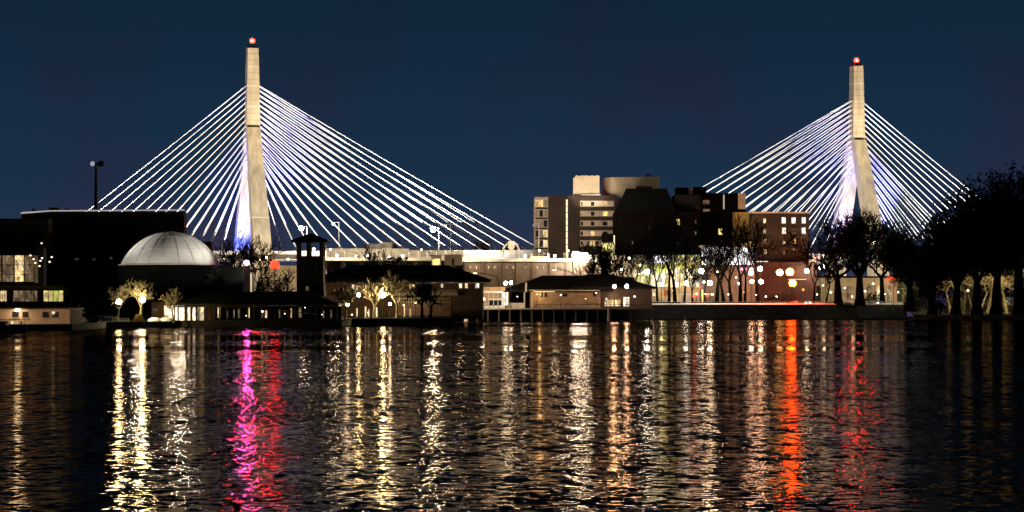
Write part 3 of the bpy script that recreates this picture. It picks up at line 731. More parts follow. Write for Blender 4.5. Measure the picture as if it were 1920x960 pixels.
for p, w, h in ((60, 3, 3), (92, 16, 5), (120, 8, 3), (262, 9, 2.5)): 
    mb = MB(); mb.pbox(p, p+w, 394-h, 397, D0+1.5, 3, M["museum"]); mb.build("roof_vent", mus)
for px, rr in ((143, 486), (176, 486.5), (207, 484)):
    mb = MB(); mb.pbox(px-3, px+4, rr-2, rr+2, D0-.1, .09, window_mat("window_faint", (.5,.42,.3), (.3,.26,.2), .12, 1.0)); mb.build("window", mus)
wing = thing("museum_wing", G(20, 560), "dark museum wing with heavy overhanging flat roof beside the hall", "building")
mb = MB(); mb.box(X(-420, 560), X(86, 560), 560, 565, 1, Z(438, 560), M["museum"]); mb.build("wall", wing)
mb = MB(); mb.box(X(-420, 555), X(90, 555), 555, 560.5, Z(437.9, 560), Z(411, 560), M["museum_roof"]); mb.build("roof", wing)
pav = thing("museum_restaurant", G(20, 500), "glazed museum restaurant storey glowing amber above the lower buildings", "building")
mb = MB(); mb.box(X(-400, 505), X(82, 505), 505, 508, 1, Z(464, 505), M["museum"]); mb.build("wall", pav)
mb = MB(); mb.hexa([P(-400,477,500), P(76,477,500), P(76,477,520), P(-400,477,520), P(-400,466,502), P(68,466,502), P(68,464,520), P(-400,464,520)], mat("copper_eave", (.12,.09,.05), .7)); mb.build("roof", pav)
for k, (p0, p1, w) in enumerate(((-60,-42,W_DIM),(-38,-22,W_WARM),(-18,2,W_DIM),(5,25,W_DIM),(28,44,W_WARM),(46,63,W_DIM))):
    mb = MB(); mb.pbox(p0, p1, 479, 528, 504.9, .09, w); o = mb.build("window", pav)
    mb = MB(); mb.pbox(p0, p1, 496.5, 497.3, 504.75, .12, M["dark_metal"]); mb.pbox(p0, p1, 514.5, 515.3, 504.75, .12, M["dark_metal"]); mb.build("frame", o)
mb = MB(); mb.pbox(64.5, 71, 479, 530, 504.6, .3, M["beige"]); mb.build("column", pav)
for k, (px, row) in enumerate(((57,479),(63,486),(66,493),(76,489),(79,484),(74,499),(93,491),(97,482),(78,456))):
    c = P(px, row, 498 if k != 8 else 559.4); t = thing("pendant_lamp", c-Vector((0,0,.3)), "tiny warm pendant lamp " + ("hanging before the amber restaurant glass" if k < 6 else ("hanging free right of the restaurant corner" if k < 8 else "high on the dark museum wall")), "lamp", "tiny lamps at the restaurant corner" if k < 8 else None)
    mb = MB(); mb.ball(c, .2, lamp_mat("tiny_lamp", (1, .8, .5), 2.2), 8, 5, (1.2, 1, .8)); mb.build("bulb", t, True)
    mb = MB(); mb.tube(c+Vector((0,0,.2)), c+Vector((0,0,1.6)) if k != 8 else c+Vector((0,.5,.3)), .02, .02, M["dark_metal"], 4); mb.build("cord", t)
mid = thing("waterfront_building", G(50, 462), "dark two part building with three bright windows above the cream sheds", "building")
mb = MB(); mb.box(X(-300, 462), X(128, 462), 462, 480, 1, Z(541, 462), mat("grey_clapboard", (.035,.033,.022), .8)); mb.build("wall", mid)
mb = MB(); mb.box(X(-300, 460), X(118, 460), 460.5, 481, Z(540.9, 462), Z(535.5, 462), mat("pale_fascia", (.10,.085,.05), .8)); mb.build("roof", mid)
for p0, p1, w in ((-2, 12, W_WARM), (25, 70, W_DIM), (82, 118, W_LIME)):
    mb = MB(); mb.pbox(p0, p1, 545, 565, 461.9, .09, w); o = mb.build("window", mid)
    mb = MB()
    for q in range(1, 4): mb.pbox(p0+(p1-p0)*q/4-.4, p0+(p1-p0)*q/4+.4, 545, 565, 461.8, .09, M["dark_metal"])
    mb.build("frame", o)
shed = thing("cream_building", G(60, 446), "long low cream waterfront shed with four small dark windows", "building")
mb = MB(); mb.box(X(-300, 446), X(131, 446), 446, 459, .9, Z(580, 446), M["cream"]); mb.build("wall", shed)
mb = MB(); mb.box(X(-300, 445.5), X(132, 445.5), 445.3, 460, Z(579.9, 446), Z(577.5, 446), M["wood"]); mb.build("roof", shed)
for p0, p1 in ((23,35),(42,53),(80,93),(98,110)):
    mb = MB(); mb.pbox(p0, p1, 584.5, 595.5, 445.9, .09, M["pane_dark"]); o = mb.build("window", shed)
    mb = MB(); mb.pbox(p0-.8, p1+.8, 595.6, 596.6, 445.7, .28, M["beige"]); mb.build("sill", o)
for p0, p1 in ((8,15),(19,25),(28,34),(37,43)):
    mb = MB(); mb.pbox(p0, p1, 601.5, 609, 445.88, .1, W_WARM if p0 in (19, 28) else W_DIM); mb.build("hatch_window", shed)
mb = MB(); c = P(33, 581.5, 445); mb.ball(c, .45, lamp_mat("shed_lamp", (1,.8,.5), 26), 8, 5, (1.3,.7,.5)); mb.build("wall_light", shed, True)
add_light('SPOT', "lamp_glow", c+Vector((0,-1.2,.2)), c+Vector((0,0,-1.5)), 300, (1,.72,.4), shed, 150, .3, .6)
for px, pw in ((75, 500), (118, 350), (-30, 500)):
    add_light('SPOT', "lamp_glow", P(px, 585, 440), P(px, 592, 446), pw*.7, (1,.68,.40), shed, 150, .4, .6)  # unseen wall-wash spots added to brighten the shed front
mb = MB()
for k in range(14): mb.pbox(-20+k*5, -19.4+k*5, 599, 611, 436, .08, M["dark_metal"])
mb.pbox(-20, 47, 598.2, 599.2, 436, .1, M["dark_metal"]); solo(mb, "railing", "dark railing before the glowing hatches of the cream shed", "railing")
# moored hull
def hull(pc, D, Lm, Wd, H, label, m, name="moored_boat", ang=0, draft=-.1, cover=None):
    c = Vector((X(pc, D), D, 0)); t = thing(name, c, label, "boat"); mb = MB(); N = 12; vs = []
    for i in range(N+1):
        u = i/N*2-1; w = Wd/2*(1-max(0, u)**2.4*.95)*(1-.25*max(0,-u)**3); h = H*(1+.25*max(0,u)**2)
        for y, z in ((-w, h), (-w*.75, draft), (w*.75, draft), (w, h)):
            v = Vector((u*Lm/2, y, z)); v.rotate(Matrix.Rotation(ang, 3, 'Z').to_quaternion()); vs.append(c+v)
    fs = [(i*4+j, i*4+(j+1) % 4, (i+1)*4+(j+1) % 4, (i+1)*4+j) for i in range(N) for j in range(4)] + [(3,2,1,0), (N*4, N*4+1, N*4+2, N*4+3)]
    mb.add(vs, fs, m); mb.build("hull", t)
    mb = MB(); mb.box(c.x-Lm*.25, c.x+Lm*.12, c.y-Wd*.3, c.y+Wd*.3, H+.02, H+.8, M["grey_metal"]); mb.build("cabin", t)
    mb = MB()
    for k in range(7): x = c.x-Lm*.45+k*Lm*.13; mb.tube((x, c.y-Wd*.45, H), (x, c.y-Wd*.45, H+.9), .03, .03, M["light_metal"], 4)
    mb.tube((c.x-Lm*.45, c.y-Wd*.45, H+.9), (c.x-Lm*.45+Lm*.78, c.y-Wd*.45, H+.9), .03, .03, M["light_metal"], 4); mb.build("rail", t)
    return t
hull(2, 405, 8.5, 2.6, 1.1, "dark grey boat moored before the cream shed", M["hull"])
# dome
DD = 540; cxd = X(306, DD); rd = (405-215)/2*DD/F; zb = Z(496.5, DD); hd = Z(432, DD)-zb; yd = DD+rd
drum = thing("planetarium", (cxd, yd, gz(311, DD)), "pale grey planetarium dome on a dark round drum", "building")
mb = MB(); mb.tube((cxd, yd, 1), (cxd, yd, zb), rd+.55, rd+.55, mat("drum_cladding", (.003,.0032,.0025), 1.0, spec=0.0), 40); mb.build("drum", drum)
mb = MB(); seg, ring = 48, 14; vs = []; Rr = (rd*rd+hd*hd)/(2*hd)
for j in range(ring+1):
    t_ = j/ring; a = t_*math.asin(min(1, rd/Rr)) if hd < rd else t_*math.pi/2
    for i in range(seg):
        p_ = 2*math.pi*i/seg; rr = Rr*math.sin(a); vs.append((cxd+rr*math.cos(p_), yd+rr*math.sin(p_), zb+hd-Rr*(1-math.cos(a))))
mb.add(vs, [(j*seg+i, (j+1)*seg+i, (j+1)*seg+(i+1) % seg, j*seg+(i+1) % seg) for j in range(ring) for i in range(seg)], M["dome"]); mb.build("dome_shell", drum, True)
mb = MB(); SEAM = mat("dome_seam", (.49, .47, .435), 1.0, spec=0.0)
for i in range(20):
    p_ = 2*math.pi*i/20; pq = None
    for j in range(11):
        a = j/10*math.asin(min(1, rd/Rr)); q = Vector((cxd+(Rr*math.sin(a)+.01)*math.cos(p_), yd+(Rr*math.sin(a)+.01)*math.sin(p_), zb+hd-Rr*(1-math.cos(a))+.01))
        if pq is not None: mb.tube(pq, q, .06, .06, SEAM, 4, False)
        pq = q
for j in (4, 7):
    a = j/10*math.asin(min(1, rd/Rr)); r__ = Rr*math.sin(a)+.01; z__ = zb+hd-Rr*(1-math.cos(a))+.01
    for i in range(40): mb.tube((cxd+r__*math.cos(i*math.pi/20), yd+r__*math.sin(i*math.pi/20), z__), (cxd+r__*math.cos((i+1)*math.pi/20), yd+r__*math.sin((i+1)*math.pi/20), z__), .05, .05, SEAM, 4, False)
mb.build("seams", drum)
mb = MB()
for i in range(40):
    a0 = 2*math.pi*i/40; a1 = 2*math.pi*(i+1)/40
    mb.tube((cxd+(rd+.4)*math.cos(a0), yd+(rd+.4)*math.sin(a0), zb+.08), (cxd+(rd+.4)*math.cos(a1), yd+(rd+.4)*math.sin(a1), zb+.08), .1, .1, M["beige"], 5)
mb.build("rim", drum)
for k, (dx, dy) in enumerate(((-.9, -.9), (0, -1.15), (.9, -.9), (-1.6, -.3), (1.6, -.3))):
    loc = Vector((cxd+dx*rd*1.25, yd+dy*rd*1.6-4, zb-3.0))
    add_light('SPOT', "dome_floodlight", loc, (cxd+dx*rd*.3, yd-rd*.4, zb+hd*.8), 3600, (1, .95, .86), drum, 80, .5, .6)
for px in (255, 335):
    add_light('SPOT', "dome_floodlight", P(px, 395, D0-1), (X(px, 548), yd, zb+hd*.5), 14000, (1, .94, .86), mus, 60, .5, .7)  # unseen spots added at the hall roof edge to brighten the dome
add_light('SPOT', "dome_floodlight", P(84, 409, 554), (cxd, yd-rd*.4, zb+hd*.95), 42000, (1, .95, .88), wing, 40, .5, .8)  # unseen spot added on the wing to reach the dome top
blk = thing("museum_annex", G(400, 575), "small black annex blocks right of the dome", "building")
mb = MB(); mb.box(X(330, 572), X(396, 572), 572, 576, 1, Z(453, 572), M["museum"]); mb.build("tall_block", blk)
mb = MB(); mb.box(X(410, 545), X(456, 545), 545, 560, 1, Z(500, 545), M["museum"]); mb.build("low_block", blk)
# roof light pole
c = P(180, 394, 600); t = thing("roof_light_pole", c, "tall dark pole with two lamp heads standing on the museum roof", "pole")
mb = MB(); mb.tube(c, P(180, 309, 600), .52, .28, M["dark_metal"], 8); mb.build("pole", t)
mb = MB(); mb.tube(P(173, 307.5, 600), P(190, 306.5, 600), .22, .22, M["dark_metal"], 6); mb.build("arm", t)
mb = MB(); mb.ball(P(189, 307, 600), .95, M["dark_metal"], 10, 7, (1, 1, .8)); mb.build("lamp_head", t, True)
mb = MB(); mb.ball(P(173.5, 307, 600), .6, mat("pale_head", (.5,.5,.5), emit=(1,1,1), L=.35), 10, 7); mb.build("lamp_head", t, True)

# lookout tower
DT = 545
M["lookout_board"] = mat("lookout_board", (.05, .038, .026), .9, .3, .8)
tw = thing("lookout_tower", G(580, DT), "dark square lookout tower with wide hipped roof and openings under the eaves", "tower")
w0, w1 = X(556, DT), X(606, DT); yb = DT+(w1-w0)
mb = MB(); mb.box(w0, w1, DT, yb, 1, Z(480, DT), M["lookout_board"]); mb.build("wall", tw)
mb = MB()
for (a, b) in ((556, 561), (575, 580.5), (599, 606)): mb.pbox(a, b, 454.1, 479.9, DT, .9, M["lookout_board"]); mb.box(X(a, DT), X(b, DT), yb-.9, yb, Z(479.9, DT), Z(454.1, DT), M["lookout_board"])
mb.build("column", tw)
mb = MB(); mb.hip(X(547, DT), X(614, DT), DT-1.2, yb+1.2, Z(454, DT), Z(437, DT), X(578, DT), X(583, DT), M["roof"], th=.5); mb.build("roof", tw)
mb = MB(); mb.box(w0-.15, w1+.15, DT-.15, yb+.15, Z(481.5, DT), Z(480.2, DT), M["wood"]); mb.build("string_course", tw)
mb = MB(); c = P(588.5, 467, DT+3.5); mb.ball(c, .38, lamp_mat("lookout_lamp", (1,.85,.6), 3), 8, 6); mb.build("lamp", tw, True)
mb = MB(); mb.pbox(573, 579, 537, 545, DT-.12, .11, W_DIM); mb.build("window", tw)

add_light('SPOT', "dome_floodlight", P(554, 456, 540), (cxd, yd-rd*.4, zb+hd*.95), 30000, (1, .92, .84), tw, 40, .5, .8)  # unseen spot added on the tower to fill the dome's right side
# long green canopy with posts
DC = 507
cn = thing("canopy", G(480, DC), "long low canopy with dark green hipped roof and many slim posts", "canopy")
mb = MB(); mb.hip(X(326, DC), X(636, DC), DC-1.5, DC+14, Z(572.5, DC), Z(547, DC+6), X(392, DC), X(575, DC), M["green_roof"], th=.35); mb.build("roof", cn)
mb = MB(); mb.pbox(327, 635, 573.2, 576, DC-1, .35, M["wood"]); mb.build("beam", cn)
for k in range(24):
    px = 335+k*12.9; mb = MB(); mb.box(X(px, DC)-.14, X(px, DC)+.14, DC-.9, DC-.62, gz(px, DC)-.2, Z(576.05, DC), M["wood"]); mb.build("post", cn)
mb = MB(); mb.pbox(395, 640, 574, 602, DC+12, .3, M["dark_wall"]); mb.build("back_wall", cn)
mb = MB(); mb.hexa([P(520, 582.3, DC+6), P(597, 590.3, DC+6), P(597, 590.3, DC+6.2), P(520, 582.3, DC+6.2), P(520, 580.5, DC+6), P(597, 588.6, DC+6), P(597, 588.6, DC+6.2), P(520, 580.5, DC+6.2)], M["capstone"]); mb.build("handrail", cn)
hall = thing("glazed_entrance", G(346, DC+8), "brick entrance with glaring warm glass doors left of the canopy", "building")
mb = MB(); mb.box(X(284, 512), X(396, 512), 512, 521, 1, Z(566, 512), M["brick"]); mb.build("wall", hall)
mb = MB(); mb.pbox(282, 397, 563.5, 566, 511.4, 10, M["roof"]); mb.build("roof", hall)
for k, (p0, p1, w) in enumerate(((308,326,W_BRIGHT),(328.5,346,W_BRIGHT),(352,356.5,W_BRIGHT),(359,366,W_BRIGHT),(371,382,W_WARM))):
    mb = MB(); mb.pbox(p0, p1, 573 if k < 2 else 575, 604, 511.9, .09, w); mb.build("glass_door", hall)
mb = MB(); mb.pbox(286.5, 295, 579, 586, 511.9, .09, M["pane_dark"]); mb.build("window", hall)
for k, px in enumerate((408, 425, 437, 446, 466, 491, 497, 523, 545, 560, 605, 620)):
    mb = MB(); mb.pbox(px, px+(2 if k % 3 else 5), 576+(k*7) % 9, 596, DC+11.8, .15, W_DIM if k % 2 else W_WARM); mb.build("lit_gap", cn)

# small shore things on the left
t = thing("gangway_gate", G(225, 486), "white gridded gate with legs on the shore under the left yellow lamp", "gate")
mb = MB()
mb.pbox(210, 241, 596.3, 597.6, 484, .15, M["white"]); mb.pbox(210, 241, 601.2, 602.5, 484, .15, M["white"])
for k in range(6): mb.pbox(210+k*5.9, 211.6+k*5.9, 597.65, 601.15, 484, .15, M["white"])
mb.build("frame", t)
for px in (215, 221, 231, 236):
    mb = MB(); mb.pbox(px, px+1.5, 602.55, 608.3, 484, .15, M["white"]); mb.build("leg", t)
c = G(260, 486); mb = MB()
mb.hexa([P(248.5,603.5,484), P(272,603.5,484), P(272,603.5,487), P(248.5,603.5,487), P(254.5,589.5,485), P(266,588.5,485), P(265,588.5,486), P(255,589.5,486)], M["yellow"])
solo(mb, "tarp_tent", "small yellow tarp tent on the shore between the two glaring lamps", "tent")
def upturned(px, D, Lm, label):
    c = G(px, D); mb = MB(); N = 10; vs = []
    for i in range(N+1):
        u = i/N*2-1; w = .6*(1-u*u)**.5+.02; h = .75*(1-u**4)+.05
        for a in range(6): an = math.pi*a/5; vs.append(c+Vector((u*Lm/2, -math.cos(an)*w, math.sin(an)*h)))
    mb.add(vs, [(i*6+j, (i+1)*6+j, (i+1)*6+j+1, i*6+j+1) for i in range(N) for j in range(5)], M["white"])
    solo(mb, "upturned_boat", label, "boat", smooth=True)
upturned(290, 488, 2.8, "white upturned rowing boat on the lawn beside the yellow tent")
upturned(312, 489, 3.2, "white upturned rowing boat on the lawn before the glass doors")

# ------------------------------------------------------------------ long brick lock house
DB = 600
lk = thing("lock_house", G(750, DB+5), "long brick lock house with wide black hipped roof and row of windows", "building")
mb = MB(); mb.box(X(612, DB), X(905, DB), DB, DB+22, 1, Z(531, DB), M["brick"]); mb.build("wall", lk)
mb = MB(); mb.hip(X(590, DB), X(921, DB), DB-2, DB+24, Z(528, DB), Z(497, DB+9), X(650, DB), X(835, DB), M["roof"], ry=DB+9, th=.5); mb.build("roof", lk)
for k, (p0, p1, r0, r1, w) in enumerate(((660,665,534,542,W_WARM),(667,671,535,543,W_WARM),(673,677,534,540,W_DIM),(685,691,534,541,W_WARM),(767,771,533,541,W_WARM),(773,778,533,540,W_WARM),(827,831,532,539,W_WARM),(861,866,531.5,540,W_BRIGHT),(872,877,531.5,540,W_WARM),(891,898,531.5,540,W_BRIGHT),(640,645,550,558,W_DIM),(700,704,548,556,W_DIM))):
    mb = MB(); mb.pbox(p0, p1, r0, r1, DB-.1, .09, w); o = mb.build("window", lk)
    mb = MB(); mb.pbox(p0-.4, p1+.4, r1+.05, r1+.8, DB-.25, .24, M["capstone"]); mb.build("sill", o)
mb = MB(); mb.pbox(655, 856, 543.6, 546.2, DB-.9, .85, M["beige"]); mb.build("balcony_band", lk)
low = thing("stepped_terrace", G(790, 585), "brown terrace with railing and pale posts behind the black forked trees", "terrace")
mb = MB(); mb.pbox(742, 845, 574, 592, 578, 8, M["brick"]); mb.build("wall", low)
mb = MB()
for k in range(22): mb.pbox(742+k*4.8, 742.7+k*4.8, 560, 574, 578.2, .1, M["beige"])
mb.pbox(742, 845, 559, 560, 578.2, .15, M["beige"]); mb.pbox(742, 845, 566, 566.8, 578.22, .12, M["beige"]); mb.build("railing", low)
mb = MB(); mb.pbox(740, 858, 547, 554, 596, 1.5, M["beige"]); mb.build("lit_wall", low)
mb = MB(); mb.pbox(837, 853, 559, 584, 640, 3, mat("grey_cabinet", (.28,.28,.26), .7)); mb.pbox(836.5, 853.5, 557.5, 558.9, 639.8, 3.4, M["roof"])
solo(mb, "utility_cabinet", "plain grey utility cabinet between the black trees and the glazed pavilion", "cabinet")
for k, px in enumerate((636, 668, 684, 690, 705, 757, 768)):
    h = 574+(k*5) % 8; g = G(px, 556); mb = MB(); mb.pbox(px, px+2.6, h, 594, 556, .25, M["capstone"]); mb.pbox(px-.4, px+3, h-1, h-.05, 555.9, .45, M["capstone"])
    solo(mb, "bollard", "pale stone post standing in the row on the lamp lit lawn", "bollard", "stone posts on the lawn")

# lit glazed pavilion
DP = 676
pv = thing("glazed_pavilion", G(900, DP), "open fronted white framed pavilion glowing warm above the dock", "pavilion")
mb = MB(); mb.pbox(855, 947, 538, 545.5, DP-.6, 9, mat("orange_fascia", (.42,.26,.13), .7)); mb.build("roof", pv)
mb = MB(); mb.pbox(856, 946, 546, 574, DP+7, .3, M["cream"]); mb.build("back_wall", pv)
mb = MB(); mb.pbox(855, 947, 573, 577.5, DP-.5, 7.3, M["white"]); mb.build("base", pv)
mb = MB(); mb.pbox(855, 944, 545.6, 549.2, DP-.45, .5, M["white"]); mb.pbox(916, 941, 560, 562.5, DP-.4, .3, M["white"])
for px in (856, 940.5, 916, 925, 933): mb.pbox(px, px+(3 if px in (856, 940.5) else 1.1), 549.3, 572.8, DP-.4, .3, M["white"])
mb.build("frame", pv)
mb = MB(); mb.pbox(858, 944, 546.5, 547.3, DP+3, .6, lamp_mat("strip_warm", (1,.74,.4), 7)); mb.build("ceiling_light", pv)
mb = MB(); mb.pbox(917, 940, 563, 572.5, DP-.3, .1, M["pane_dark"]); mb.build("window", pv)
for px in (862, 871, 880, 889, 898, 907):
    c = P(px, 561, DP+2); mb = MB(); mb.tube(c, P(px, 547.5, DP+2), .05, .05, M["white"], 5); mb.ball(c, .42, lamp_mat("pendant_warm", (1,.82,.5), 5), 8, 6); mb.build("pendant_lamp", pv)
for px in (866.5, 884, 902):
    mb = MB(); mb.pbox(px-1.5, px+1.5, 566, 572.9, DP+1, .6, M["wood"]); mb.build("bench", pv)
mb = MB(); mb.pbox(943, 952, 548, 572, DP+1.2, .3, W_BRIGHT); mb.build("side_window", pv)

# dock with pilings
dk = thing("dock", Vector((X(990, 660), 660, 0)), "dark timber dock on pilings with pale edge before the boathouse", "dock")
mb = MB(); mb.box(X(848, 656), X(1228, 656), 656, 668, Z(582, 656), Z(578.6, 656), M["wood"]); mb.build("deck", dk)
mb = MB(); mb.box(X(848, 656), X(1228, 656), 655.6, 655.95, Z(580, 656), Z(578, 656), M["capstone"]); mb.build("edge_board", dk)
for k in range(18):
    px = 874+k*20.6; big = k in (0, 13)
    mb = MB(); mb.tube((X(px, 656), 656.2+(-.8 if big else 0), -1), (X(px, 656), 656.2+(-.8 if big else 0), Z(581.9 if not big else 579, 656)), .55 if big else .25, .5 if big else .25, M["capstone"] if big else M["wood"], 8); mb.build("piling", dk)
mb = MB(); mb.box(X(848, 663), X(1140, 663), 663.2, 664, -1, 3.3, M["stone"]); mb.build("quay_wall", dk)
mb = MB()
for k in range(24): mb.pbox(1004+k*9.4, 1004.6+k*9.4, 571.5, 577.9, 657, .08, M["dark_metal"])
mb.pbox(1004, 1221, 570.8, 571.6, 657, .1, M["dark_metal"]); mb.build("railing", dk)
mb = MB()
for k in range(10): mb.pbox(858+k*8.4, 858.7+k*8.4, 573, 577.9, 657, .08, M["dark_metal"])
mb.pbox(858, 935, 572.2, 573, 657, .1, M["dark_metal"]); mb.build("railing", dk)
# boathouse
DH = 682
bh = thing("boathouse", G(1090, DH), "brown boathouse with black hipped roof, deep porch and lit eave", "building")
mb = MB(); mb.box(X(994, DH), X(1128, DH), DH, DH+14, 3, Z(543, DH), mat("tan_board", (.26,.17,.10), .8, .25, .5)); mb.build("wall", bh)
mb = MB(); mb.box(X(1128.2, DH), X(1222, DH), DH-1, DH+14, 3, Z(541, DH), M["brown_brick"]); mb.build("wing_wall", bh)
mb = MB(); mb.hip(X(940, DH), X(1150, DH), DH-3, DH+17, Z(546.5, DH), Z(516.5, DH+6), X(1018, DH), X(1100, DH), M["roof"], ry=DH+6, th=.4); mb.build("roof", bh)
mb = MB(); mb.hip(X(1070, DH), X(1232, DH), DH-3.6, DH+17.4, Z(541.5, DH), Z(514.5, DH+7), X(1100, DH), X(1148, DH), M["roof"], ry=DH+7, th=.4); mb.build("roof", bh)
mb = MB(); mb.pbox(992, 1124, 543.6, 544.9, DH-3.3, .2, mat("eave_board", (.6,.5,.35), .6)); mb.build("fascia", bh)
mb = MB(); mb.pbox(1000, 1040, 545.9, 546.8, DH-.6, .3, lamp_mat("eave_strip", (1,.62,.25), 5)); mb.build("eave_light", bh)
add_light('POINT', "lamp_glow", P(1012, 552, DH-2), None, 420, (1,.66,.3), bh, radius=.4)
add_light('POINT', "lamp_glow", P(1150, 556, DH-2.5), None, 380, (1,.66,.3), bh, radius=.4)
for px in (948, 951.5, 982, 996): mb = MB(); mb.pbox(px, px+2.6, 547.5, 578, DH-2.4, .4, M["beige"]); mb.build("post", bh)
mb = MB(); mb.pbox(952, 993, 547.5, 578, DH+8, .3, M["dark_wall"]); mb.build("porch_wall", bh)
mb = MB(); mb.pbox(955, 982, 568, 578, DH-2, .3, M["band"]); mb.build("parapet", bh)
for p0, p1, r0, r1, w in ((1013,1018,549,557,M["pane_dark"]),(1021,1026,549,557,M["pane_dark"]),(1053,1064,550,556,M["pane_dark"]),(1112,1117,549,556,M["pane_dark"])):
    mb = MB(); mb.pbox(p0, p1, r0, r1, DH-.1, .09, w); mb.build("window", bh)
mb = MB(); mb.pbox(1169, 1180, 557, 574.5, DH-1.1, .09, W_BRIGHT); mb.build("door", bh)
mb = MB(); mb.pbox(1134, 1163, 562, 574, DH-1.1, .09, W_WARM); mb.build("window", bh)
mb = MB(); mb.pbox(984.6, 988, 530, 547, DH-3.4, .5, M["beige"]); mb.build("chimney_pipe", bh)
mb = MB(); mb.hexa([P(1066,572,664), P(1124,569.5,664), P(1124,569.5,664.3), P(1066,572,664.3), P(1066,570.8,664), P(1124,568.4,664), P(1124,568.4,664.3), P(1066,570.8,664.3)], M["light_metal"])
for q in (1070, 1095, 1119): mb.pbox(q, q+.8, 571.5, 577.9, 664.05, .1, M["light_metal"])
solo(mb, "boat_rack", "long pale metal bar on thin legs before the boathouse wall", "rack")

# ------------------------------------------------------------------ hotel and neighbours
def window_unit(parent, p0, p1, r0, r1, D, lit, mull=0, frame=M["band"]):
    mb = MB(); mb.pbox(p0, p1, r0, r1, D-.1, .09, lit); o = mb.build("window", parent)
    mb = MB(); mb.pbox(p0-.3, p1+.3, r1+.02, r1+.8, D-.3, .29, frame)
    for k in range(mull): q = p0+(p1-p0)*(k+1)/(mull+1); mb.pbox(q-.25, q+.25, r0, r1, D-.16, .05, M["dark_metal"])
    mb.build("frame", o); return o
DHt = 832
ht = thing("hotel_tower", G(1100, DHt), "brown brick hotel block with banded windows and pale plant rooms on its roof", "building")
mb = MB(); mb.box(X(1028, DHt), X(1156, DHt), DHt, DHt+30, 3, Z(366.5, DHt), M["brown_brick"]); mb.build("wall", ht)
mb = MB(); mb.box(X(1002, DHt), X(1027.9, DHt), DHt+1.2, DHt+29, 3, Z(369, DHt), M["band"]); mb.build("side_wall", ht)
mb = MB(); mb.box(X(1156.2, DHt), X(1245, DHt), DHt+2, DHt+29, 3, Z(372, DHt), M["brown_brick"]); mb.build("rear_wall", ht)
mb = MB(); mb.pbox(1061.3, 1064.3, 374, 486, DHt-.25, .24, lamp_mat("stair_strip", (1, .80, .48), 1.5)); mb.build("stair_light", ht)
mb = MB(); 
for k in range(9): mb.pbox(1061, 1064.6, 386+k*12, 387+k*12, DHt-.4, .14, M["dark_metal"])
mb.build("stair_frame", ht)
Ls = [W_DIM, W_DIM, W_DIM, W_WARM, W_WARM]
for k in range(6):
    r0 = 375+k*18.9
    mb = MB(); mb.pbox(1003.5, 1027, r0+13.6, r0+17.5, DHt+1.0, .18, M["brown_brick"]); mb.build("spandrel", ht)
    for j, (a, b) in enumerate(((1004, 1010.5), (1011.5, 1018), (1019, 1026.5))):
        w = {(0,0):W_WARM,(0,1):W_WARM,(3,2):W_WARM,(4,2):W_WARM}.get((k, j), M["curtain"] if (k*2+j) % 3 else M["pane_dark"])
        window_unit(ht, a, b, r0, r0+12.5, DHt+1.2, w)
for k in range(5):
    r0 = 377+k*18.5
    mb = MB(); mb.pbox(1088, 1151, r0-.5, r0+10.2, DHt-.22, .2, M["band"]); mb.build("spandrel", ht)
    for j, (a, b) in enumerate(((1089,1093),(1108,1114.5),(1130,1139))):
        w = {(0,2):W_WARM,(1,0):W_WARM,(1,2):W_YEL,(3,1):W_WARM,(4,1):W_YEL}.get((k, j), M["pane_dark"])
        window_unit(ht, a, b, r0+1.5, r0+9, DHt-.26, w, 1)
pr = MB(); pr.hexa([P(1078,368,DHt+3), P(1124,368,DHt+3), P(1124,368,DHt+14), P(1078,368,DHt+14), P(1078,329.5,DHt+3), P(1124,329.5,DHt+3), P(1124,329.5,DHt+14), P(1078,329.5,DHt+14)], M["beige"]); 
for k in range(5): pr.pbox(1080+k*9.5, 1083+k*9.5, 328.4, 329.4, DHt+3.1, 1, M["beige"])
pr.pbox(1075, 1077.9, 333, 368, DHt+3.5, 6, M["band"]); pr.build("plant_room", ht)
pr = MB(); pr.hexa([P(1145,370,DHt+4), P(1237,370,DHt+4), P(1237,370,DHt+20), P(1130,370,DHt+20), P(1145,332.5,DHt+4), P(1237,331,DHt+4), P(1237,331,DHt+20), P(1130,334,DHt+20)], M["beige"]); pr.build("plant_room", ht)
pr = MB(); pr.ball(P(1216, 329.5, DHt+10), 1.2, M["white"], 10, 6, (1, 1, .6)); pr.build("satellite_dish", ht, True)
mb = MB(); mb.pbox(1090, 1126, 364.3, 366.3, DHt+.5, .2, M["light_metal"]); mb.build("roof_rail", ht)
for px, pw in ((1100, 5200), (1185, 6500)):
    add_light('SPOT', "roof_floodlight", P(px, 384, DHt-26), P(px+3, 347, DHt+4), 4.5e4 if px == 1100 else 6.0e4, (1, .82, .6), ht, 36 if px == 1100 else 48, .4, .6)  # unseen spots added before the facade to brighten the plant rooms
# hotel facade lighting from the lit forecourt
floodlight(P(1040, 480, 765), P(1045, 410, DHt), 3.8e4, (1, .72, .48), 80, "forecourt floodlight before the hotel foot left of the stair strip", "hotel floodlights", blend=1)
floodlight(P(1120, 480, 765), P(1115, 400, DHt), 3.8e4, (1, .74, .5), 80, "forecourt floodlight before the hotel foot right of the stair strip", "hotel floodlights", blend=1)

